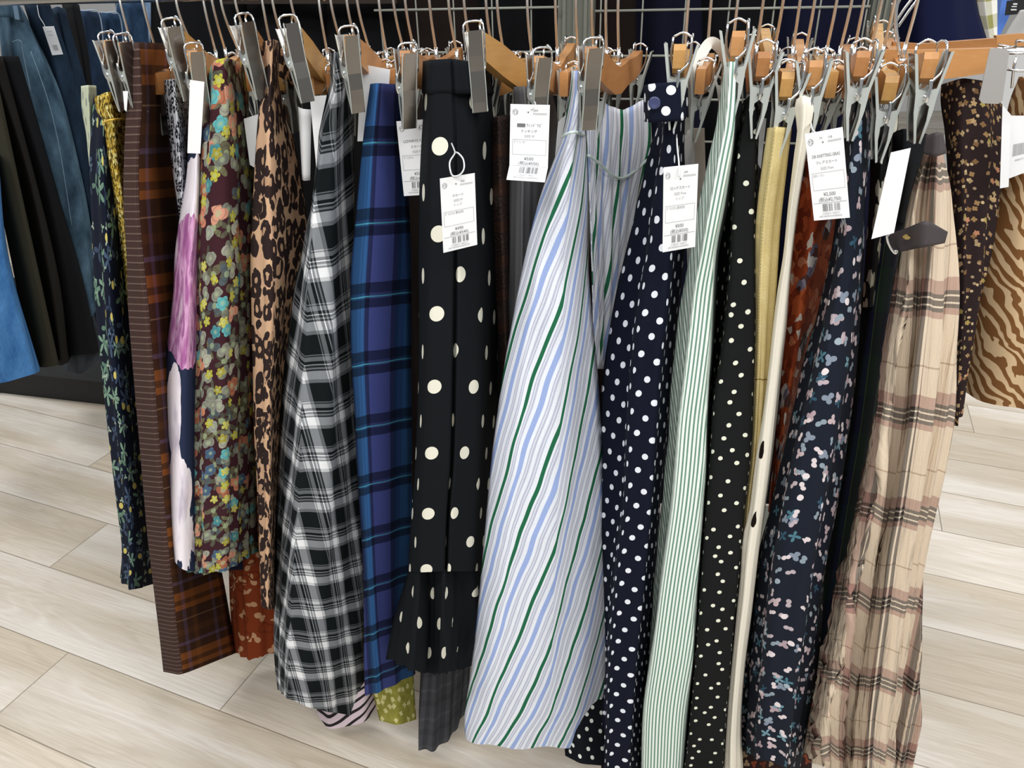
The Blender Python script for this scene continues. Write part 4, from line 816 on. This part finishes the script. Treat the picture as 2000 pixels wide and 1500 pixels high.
for i, (x0, x1, y0, y1, k, n, lab) in enumerate([(140, 196, 20, 330, 5, -1.4, 'folded blue jeans, nearest of the back ones at the top left'), (186, 236, 24, 330, 6, -1.5, 'folded indigo jeans with a light edge, second of the back ones'), (225, 285, 2, 330, 6, -1.65, 'folded blue jeans behind the first metal clip'), (275, 318, -10, 330, 4, -1.75, 'pale blue jeans behind the second metal clip'), (312, 365, 8, 330, 6, -1.9, 'blue jeans above the painted flower skirt'), (355, 420, 0, 330, 5, -2.0, 'navy jeans far back above the garden floral skirt'), (410, 470, 2, 330, 4, -2.1, 'pale blue jeans far back at the left end of the dark bar'), (462, 520, 6, 300, 6, -2.2, 'indigo jeans far back below the dark bar')]):
    m_ = {4: m_denim('pale denim %d' % i, '#3d5674', '#8299b6'), 5: m_denim('navy denim %d' % i, '#18222f', '#2f4360'), 6: J6}[k]; w_ = x1-x0
    jeans(lab, m_, [(n-.06, n-.06, f'{x0},{y0+4} {x0+w_*.1},{y0+60} {x0+w_*.4},620'), (n, n, f'{x0+w_*.45},{y0} {x0+w_*.6},{y0+60} {x0+w_*.9},620'), (n-.05, n-.05, f'{x1},{y0+5} {x1+w_*.12},{y0+60} {x1+w_*.5},620')], folds=[(.008, 14, i)], fade=0)
    tube('waist_seam', smoothpts([at(x0+w_*.1, y0+70, n-.02), at(x0+3, y0+8, n-.035), at(x0+w_*.45, y0+1, n+.012), at(x1-2, y0+8, n-.03), at(x1+w_*.12, y0+80, n-.03)]), .0022, flat('pale denim edge %d' % i, sr('#8fa0b4'), .9), COL.objects[-1], 5)

vs, fs = [], []
pc = atz(70, 775, 0); box_vf(pc+AW*.45+SV*(-.2)+ZV*.05, 1.5, .9, .10, vs, fs, SV, NV); o_ = pydata('shadow_slab', vs, fs, flat('black plinth', (.02, .02, .02), .6)); tag(o_, 'low black plinth standing in for the floor shade under the left jeans rack', 'shadow slab')  # black slab added in place of the shadow on the floor below the jeans
# ------------------------------------------------------------ price tags
FONT_CACHE = {}
def text_tris(s):
    if s in FONT_CACHE: return FONT_CACHE[s]
    c = bpy.data.curves.new('t', 'FONT'); c.body = s; c.size = 1.0; c.resolution_u = 2
    o_ = bpy.data.objects.new('t', c); COL.objects.link(o_)
    dg = bpy.context.evaluated_depsgraph_get(); me = bpy.data.meshes.new_from_object(o_.evaluated_get(dg))
    vs = [v.co.copy() for v in me.vertices]; fs = [list(p.vertices) for p in me.polygons]
    bpy.data.objects.remove(o_); bpy.data.meshes.remove(me); bpy.data.curves.remove(c)
    FONT_CACHE[s] = (vs, fs); return vs, fs
class Ink:
    "flat artwork in card coordinates: x 0..1, y 0..2 downwards"
    def __init__(s): s.vs, s.fs = [], []
    def rect(s, x0, y0, x1, y1):
        nx = 1; ny = max(1, int(abs(y1-y0)/.12)); nx = max(1, int(abs(x1-x0)/.2)); b = len(s.vs)
        for j in range(ny+1):
            for i in range(nx+1): s.vs.append((x0+(x1-x0)*i/nx, y0+(y1-y0)*j/ny))
        for j in range(ny):
            for i in range(nx): a = b+j*(nx+1)+i; s.fs.append([a, a+1, a+nx+2, a+nx+1])
    def frame(s, x0, y0, x1, y1, w=.008):
        s.rect(x0, y0, x1, y0+w); s.rect(x0, y1-w, x1, y1); s.rect(x0, y0, x0+w, y1); s.rect(x1-w, y0, x1, y1)
    def ring(s, cx, cy, r, w=.012):
        b = len(s.vs); n = 24
        for k in range(n):
            a = 2*math.pi*k/n; s.vs += [(cx+r*math.cos(a), cy+r*math.sin(a)), (cx+(r-w)*math.cos(a), cy+(r-w)*math.sin(a))]
        for k in range(n): a = b+2*k; c = b+2*((k+1) % n); s.fs.append([a, c, c+1, a+1])
    def disc(s, cx, cy, r):
        b = len(s.vs); s.vs += [(cx+r*math.cos(k*.5236), cy+r*math.sin(k*.5236)) for k in range(12)]; s.fs.append(list(range(b, b+12)))
    def text(s, t, cx, cy, h, align='C', maxw=None):
        vs, fs = text_tris(t); xs = [v.x for v in vs]; w = max(xs)-min(xs); x0 = min(xs); sx = h
        if maxw and w*h > maxw: sx = maxw/w
        ox = cx-w*sx/2 if align == 'C' else cx
        b = len(s.vs); s.vs += [(ox+(v.x-x0)*sx, cy+.36*h-v.y*h) for v in vs]; s.fs += [[b+i for i in f] for f in fs]
    def barcode(s, x0, y0, x1, y1, seed, gaps=()):
        r_ = random.Random(seed); x = x0
        while x < x1:
            w = r_.choice([.006, .006, .012, .018])
            if not any(a < (x-x0)/(x1-x0) < b for a, b in gaps): s.rect(x, y0, min(x+w, x1), y1)
            x += w+r_.choice([.006, .008, .014])
GT = 'white price tags hung on the skirts'
def price_tag(corners, n, label, art=None, n_low=None, bend=None, th=.0005, group=GT, string=None, hole=(.5, .09), curl=0.0):
    "corners: top-left, top-right, bottom-right, bottom-left; bend: (y share, corners at the bend)"
    n_low = n if n_low is None else n_low
    if bend: sec = [(0, corners[0], corners[1], n), (bend[0], bend[1], bend[2], n), (1, corners[3], corners[2], n_low)]
    else: sec = [(0, corners[0], corners[1], n), (1, corners[3], corners[2], n_low)]
    sec = [(t, at(a[0], a[1], q), at(b[0], b[1], q)) for t, a, b, q in sec]
    def pos(x, y):
        for (t0, a0, b0), (t1, a1, b1) in zip(sec, sec[1:]):
            if y <= t1+1e-6 or t1 == 1:
                f = (y-t0)/(t1-t0); p = a0.lerp(a1, f).lerp(b0.lerp(b1, f), x); return p+NV*(curl*math.sin(math.pi*min(max(x, 0), 1)))
    g = (sec[0][2]-sec[0][1]).cross(sec[-1][1]-sec[0][1]).normalized()
    if g.dot(Vector((0, 0, H))-sec[0][1]) < 0: g = -g
    ys = sorted(set([i/10 for i in range(11)]+([bend[0]] if bend else []))); NX = 6; vs, fs = [], []
    for s_ in (0, 1):
        for y in ys:
            for i in range(NX+1): vs.append(pos(i/NX, y)-g*(th*s_))
    W = NX+1; m_ = len(ys)*W
    for j in range(len(ys)-1):
        for i in range(NX): a = j*W+i; fs += [[a, a+W, a+W+1, a+1], [m_+a, m_+a+1, m_+a+W+1, m_+a+W]]
    for j in range(len(ys)-1):
        a = j*W; fs += [[a, m_+a, m_+a+W, a+W], [a+NX, a+NX+W, m_+a+NX+W, m_+a+NX]]
    for i in range(NX): a = (len(ys)-1)*W+i; fs += [[i, i+1, m_+i+1, m_+i], [a, m_+a, m_+a+1, a+1]]
    o_ = pydata('price_tag', vs, fs, PAPER, None, bool(curl)); tag(o_, label, 'price tag', group)
    if art:
        for nm, ink, mt in art:
            if ink.vs: 
                q = pydata(nm, [pos(x, y/2)+g*.0004 for x, y in ink.vs], ink.fs, mt, o_)
    if string: tube('string', smoothpts([at(*p) for p in string]), .0009, PLAST, o_, 6)
    return o_
def art(cat, brand='', size='SIZE M', size2='', memo='ﾒﾝｽﾞ ﾚｰﾖﾝ', price='¥500', tax='(税込¥550)', seed=1, hole=(.46, .20), top='20A'):
    d, l, bc = Ink(), Ink(), Ink()
    l.ring(.13, .20, .075); d.text('Y2', .13, .20, .11)
    d.disc(hole[0], hole[1], .02)
    d.text(top, .60, .15, .07, 'L'); l.text('000000000000', .58, .235, .07, 'L', .36)
    y = .50
    if brand: d.text(brand, .50, .53, .105, 'C', .74); y = .68
    d.text(cat, .50, y, .085, 'C'); l.text(size, .50, y+.13, .09)
    if size2: l.text(size2, .5, y+.25, .085)
    l.frame(.07, .90, .94, 1.30); l.text(memo, .11, .965, .08, 'L', .6)
    d.text(price, .5, 1.40, .12); d.text(tax, .5, 1.525, .115)
    l.rect(.04, 1.595, .96, 1.605)
    bc.barcode(.28, 1.625, .76, 1.80, seed, [(.24, .32), (.58, .64), (.78, .82)])
    l.text('2 000571 940217', .5, 1.85, .07); l.text('000-0000000-000000000', .48, 1.915, .062)
    return [('print', d, PRINT), ('fine_print', l, PRINT2), ('barcode', bc, PRINT)]
price_tag([(859, 349), (927, 338), (932, 478), (866, 494)], .30, 'printed price tag on a wire loop in front of the large dotted skirt', art('スカート', '', 'SIZE M', 'トップ', 'ﾎﾟﾘｴｽﾃﾙ 素材他', '¥490', '(税込¥540)', 3), n_low=.30,
          string=[(882, 280, .22), (887, 292, .25), (888, 300, .27), (879, 315, .29), (879, 330, .302), (884, 343, .302), (897, 342, .303), (906, 330, .302), (905, 312, .295), (896, 300, .285), (889, 297, .275)])
price_tag([(997, 203), (1074, 205), (1064, 356), (989, 351)], .225, 'printed price tag with a bent lower edge on the grey skirt', art('ドッキング', '▇▇ ｳｨﾝﾄﾞｳｽﾞ', 'SIZE M', '', 'ﾎﾟﾘ ﾚｰﾖﾝ', '¥500', '(税込¥550)', 5), n_low=.275, bend=(.80, (995, 323), (1070, 327)), string=[(1040, 190, .16), (1046, 205, .215), (1038, 213, .228)])
price_tag([(774, 237), (846, 232), (852, 379), (789, 383)], .157, 'printed price tag overlapping the blue tartan skirt', art('スカート', 'LOWRYS FARM', 'SIZE M', '', 'ﾎﾟﾘｴｽﾃﾙ', '¥500', '(税込¥550)', 7, (.62, .2)), string=[(800, 205, .13), (808, 225, .135), (819, 247, .138)])
price_tag([(1296, 327), (1364, 320), (1358, 482), (1294, 493)], .28, 'printed price tag hung from the navy dotted skirt', art('ロングスカート', '', 'SIZE Free', 'トップ', 'ﾎﾟﾘｴｽﾃﾙ 素材他', '¥500', '(税込¥550)', 9, (.5, .3)), string=[(1322, 270, .2), (1323, 290, .24), (1326, 318, .275), (1326, 345, .285)])
price_tag([(1572, 262), (1646, 248), (1660, 425), (1590, 431)], .27, 'printed price tag showing 2,500 yen beside the cream skirt', art('フレアスカート', 'DR KNITTING GRAS', 'SIZE Free', '', 'DR ﾚｰﾖﾝ', '¥2,500', '(税込¥2,750)', 11, (.45, .24), top='31B'), string=[(1584, 240, .2), (1588, 255, .25), (1605, 268, .272)])
def small_art():
    l = Ink(); l.text('¥3,900', .5, .35, .16); l.text('SIZE 28', .5, .6, .13); l.barcode(.3, 1.3, .75, 1.7, 2); return [('fine_print', l, PRINT2)]
price_tag([(83, 52), (105, 51), (123, 106), (102, 108)], -.985, 'small printed tag on the dark navy jeans', small_art(), string=[(72, 5, -1.0), (76, 30, -.99), (84, 44, -.985), (90, 56, -.983)])
for pts, n, lab, cu in [([(1740, 298), (1779, 289), (1746, 455), (1702, 467)], .24, 'blank white back of a tag hung beside the beige plaid skirt', .0),
                    ([(705, 125), (762, 136), (752, 275), (698, 276)], .13, 'blank white tag behind the top of the blue tartan skirt', .0),
                    ([(371, 156), (399, 160), (391, 300), (366, 299)], .235, 'narrow blank white tag above the painted flower skirt', .0),
                    ([(605, 188), (638, 186), (622, 262), (618, 330)], .15, 'pointed white tag corner right of the leopard skirt', .0),
                    ([(582, 208), (608, 214), (606, 352), (590, 350)], .13, 'curled white tag beside the leopard skirt', .006),
                    ([(476, 232), (508, 222), (502, 330), (488, 322)], .13, 'grey white tag edge between floral and leopard skirts', .0),
                    ([(1090, 238), (1107, 222), (1102, 340), (1080, 352)], .10, 'white tag edge left of the striped skirt', .0),
                    ([(1484, 226), (1497, 232), (1486, 330), (1480, 320)], .16, 'narrow white tag edge left of the yellow skirt', .0),
                    ([(240, 178), (250, 178), (247, 218), (243, 214)], .19, 'tiny white tag edge left of the brown tartan skirt', .0),
                    ([(1153, 176), (1166, 152), (1170, 180), (1168, 184)], .12, 'white tag corner above the striped skirt', .0),
                    ([(1958, 205), (1975, 225), (1970, 365), (1953, 368)], .0, 'folded blank white tag in front of the zebra skirt', .0)]:
    price_tag(pts, n, lab, None, curl=cu)
l_ = Ink(); l_.barcode(.2, .9, .7, 1.3, 4); l_.text('00057194', .5, 1.45, .1)
price_tag([(1972, 226), (2030, 226), (2020, 330), (1962, 352)], -.02, 'printed tag behind the folded one on the zebra skirt', [('fine_print', l_, PRINT2)])
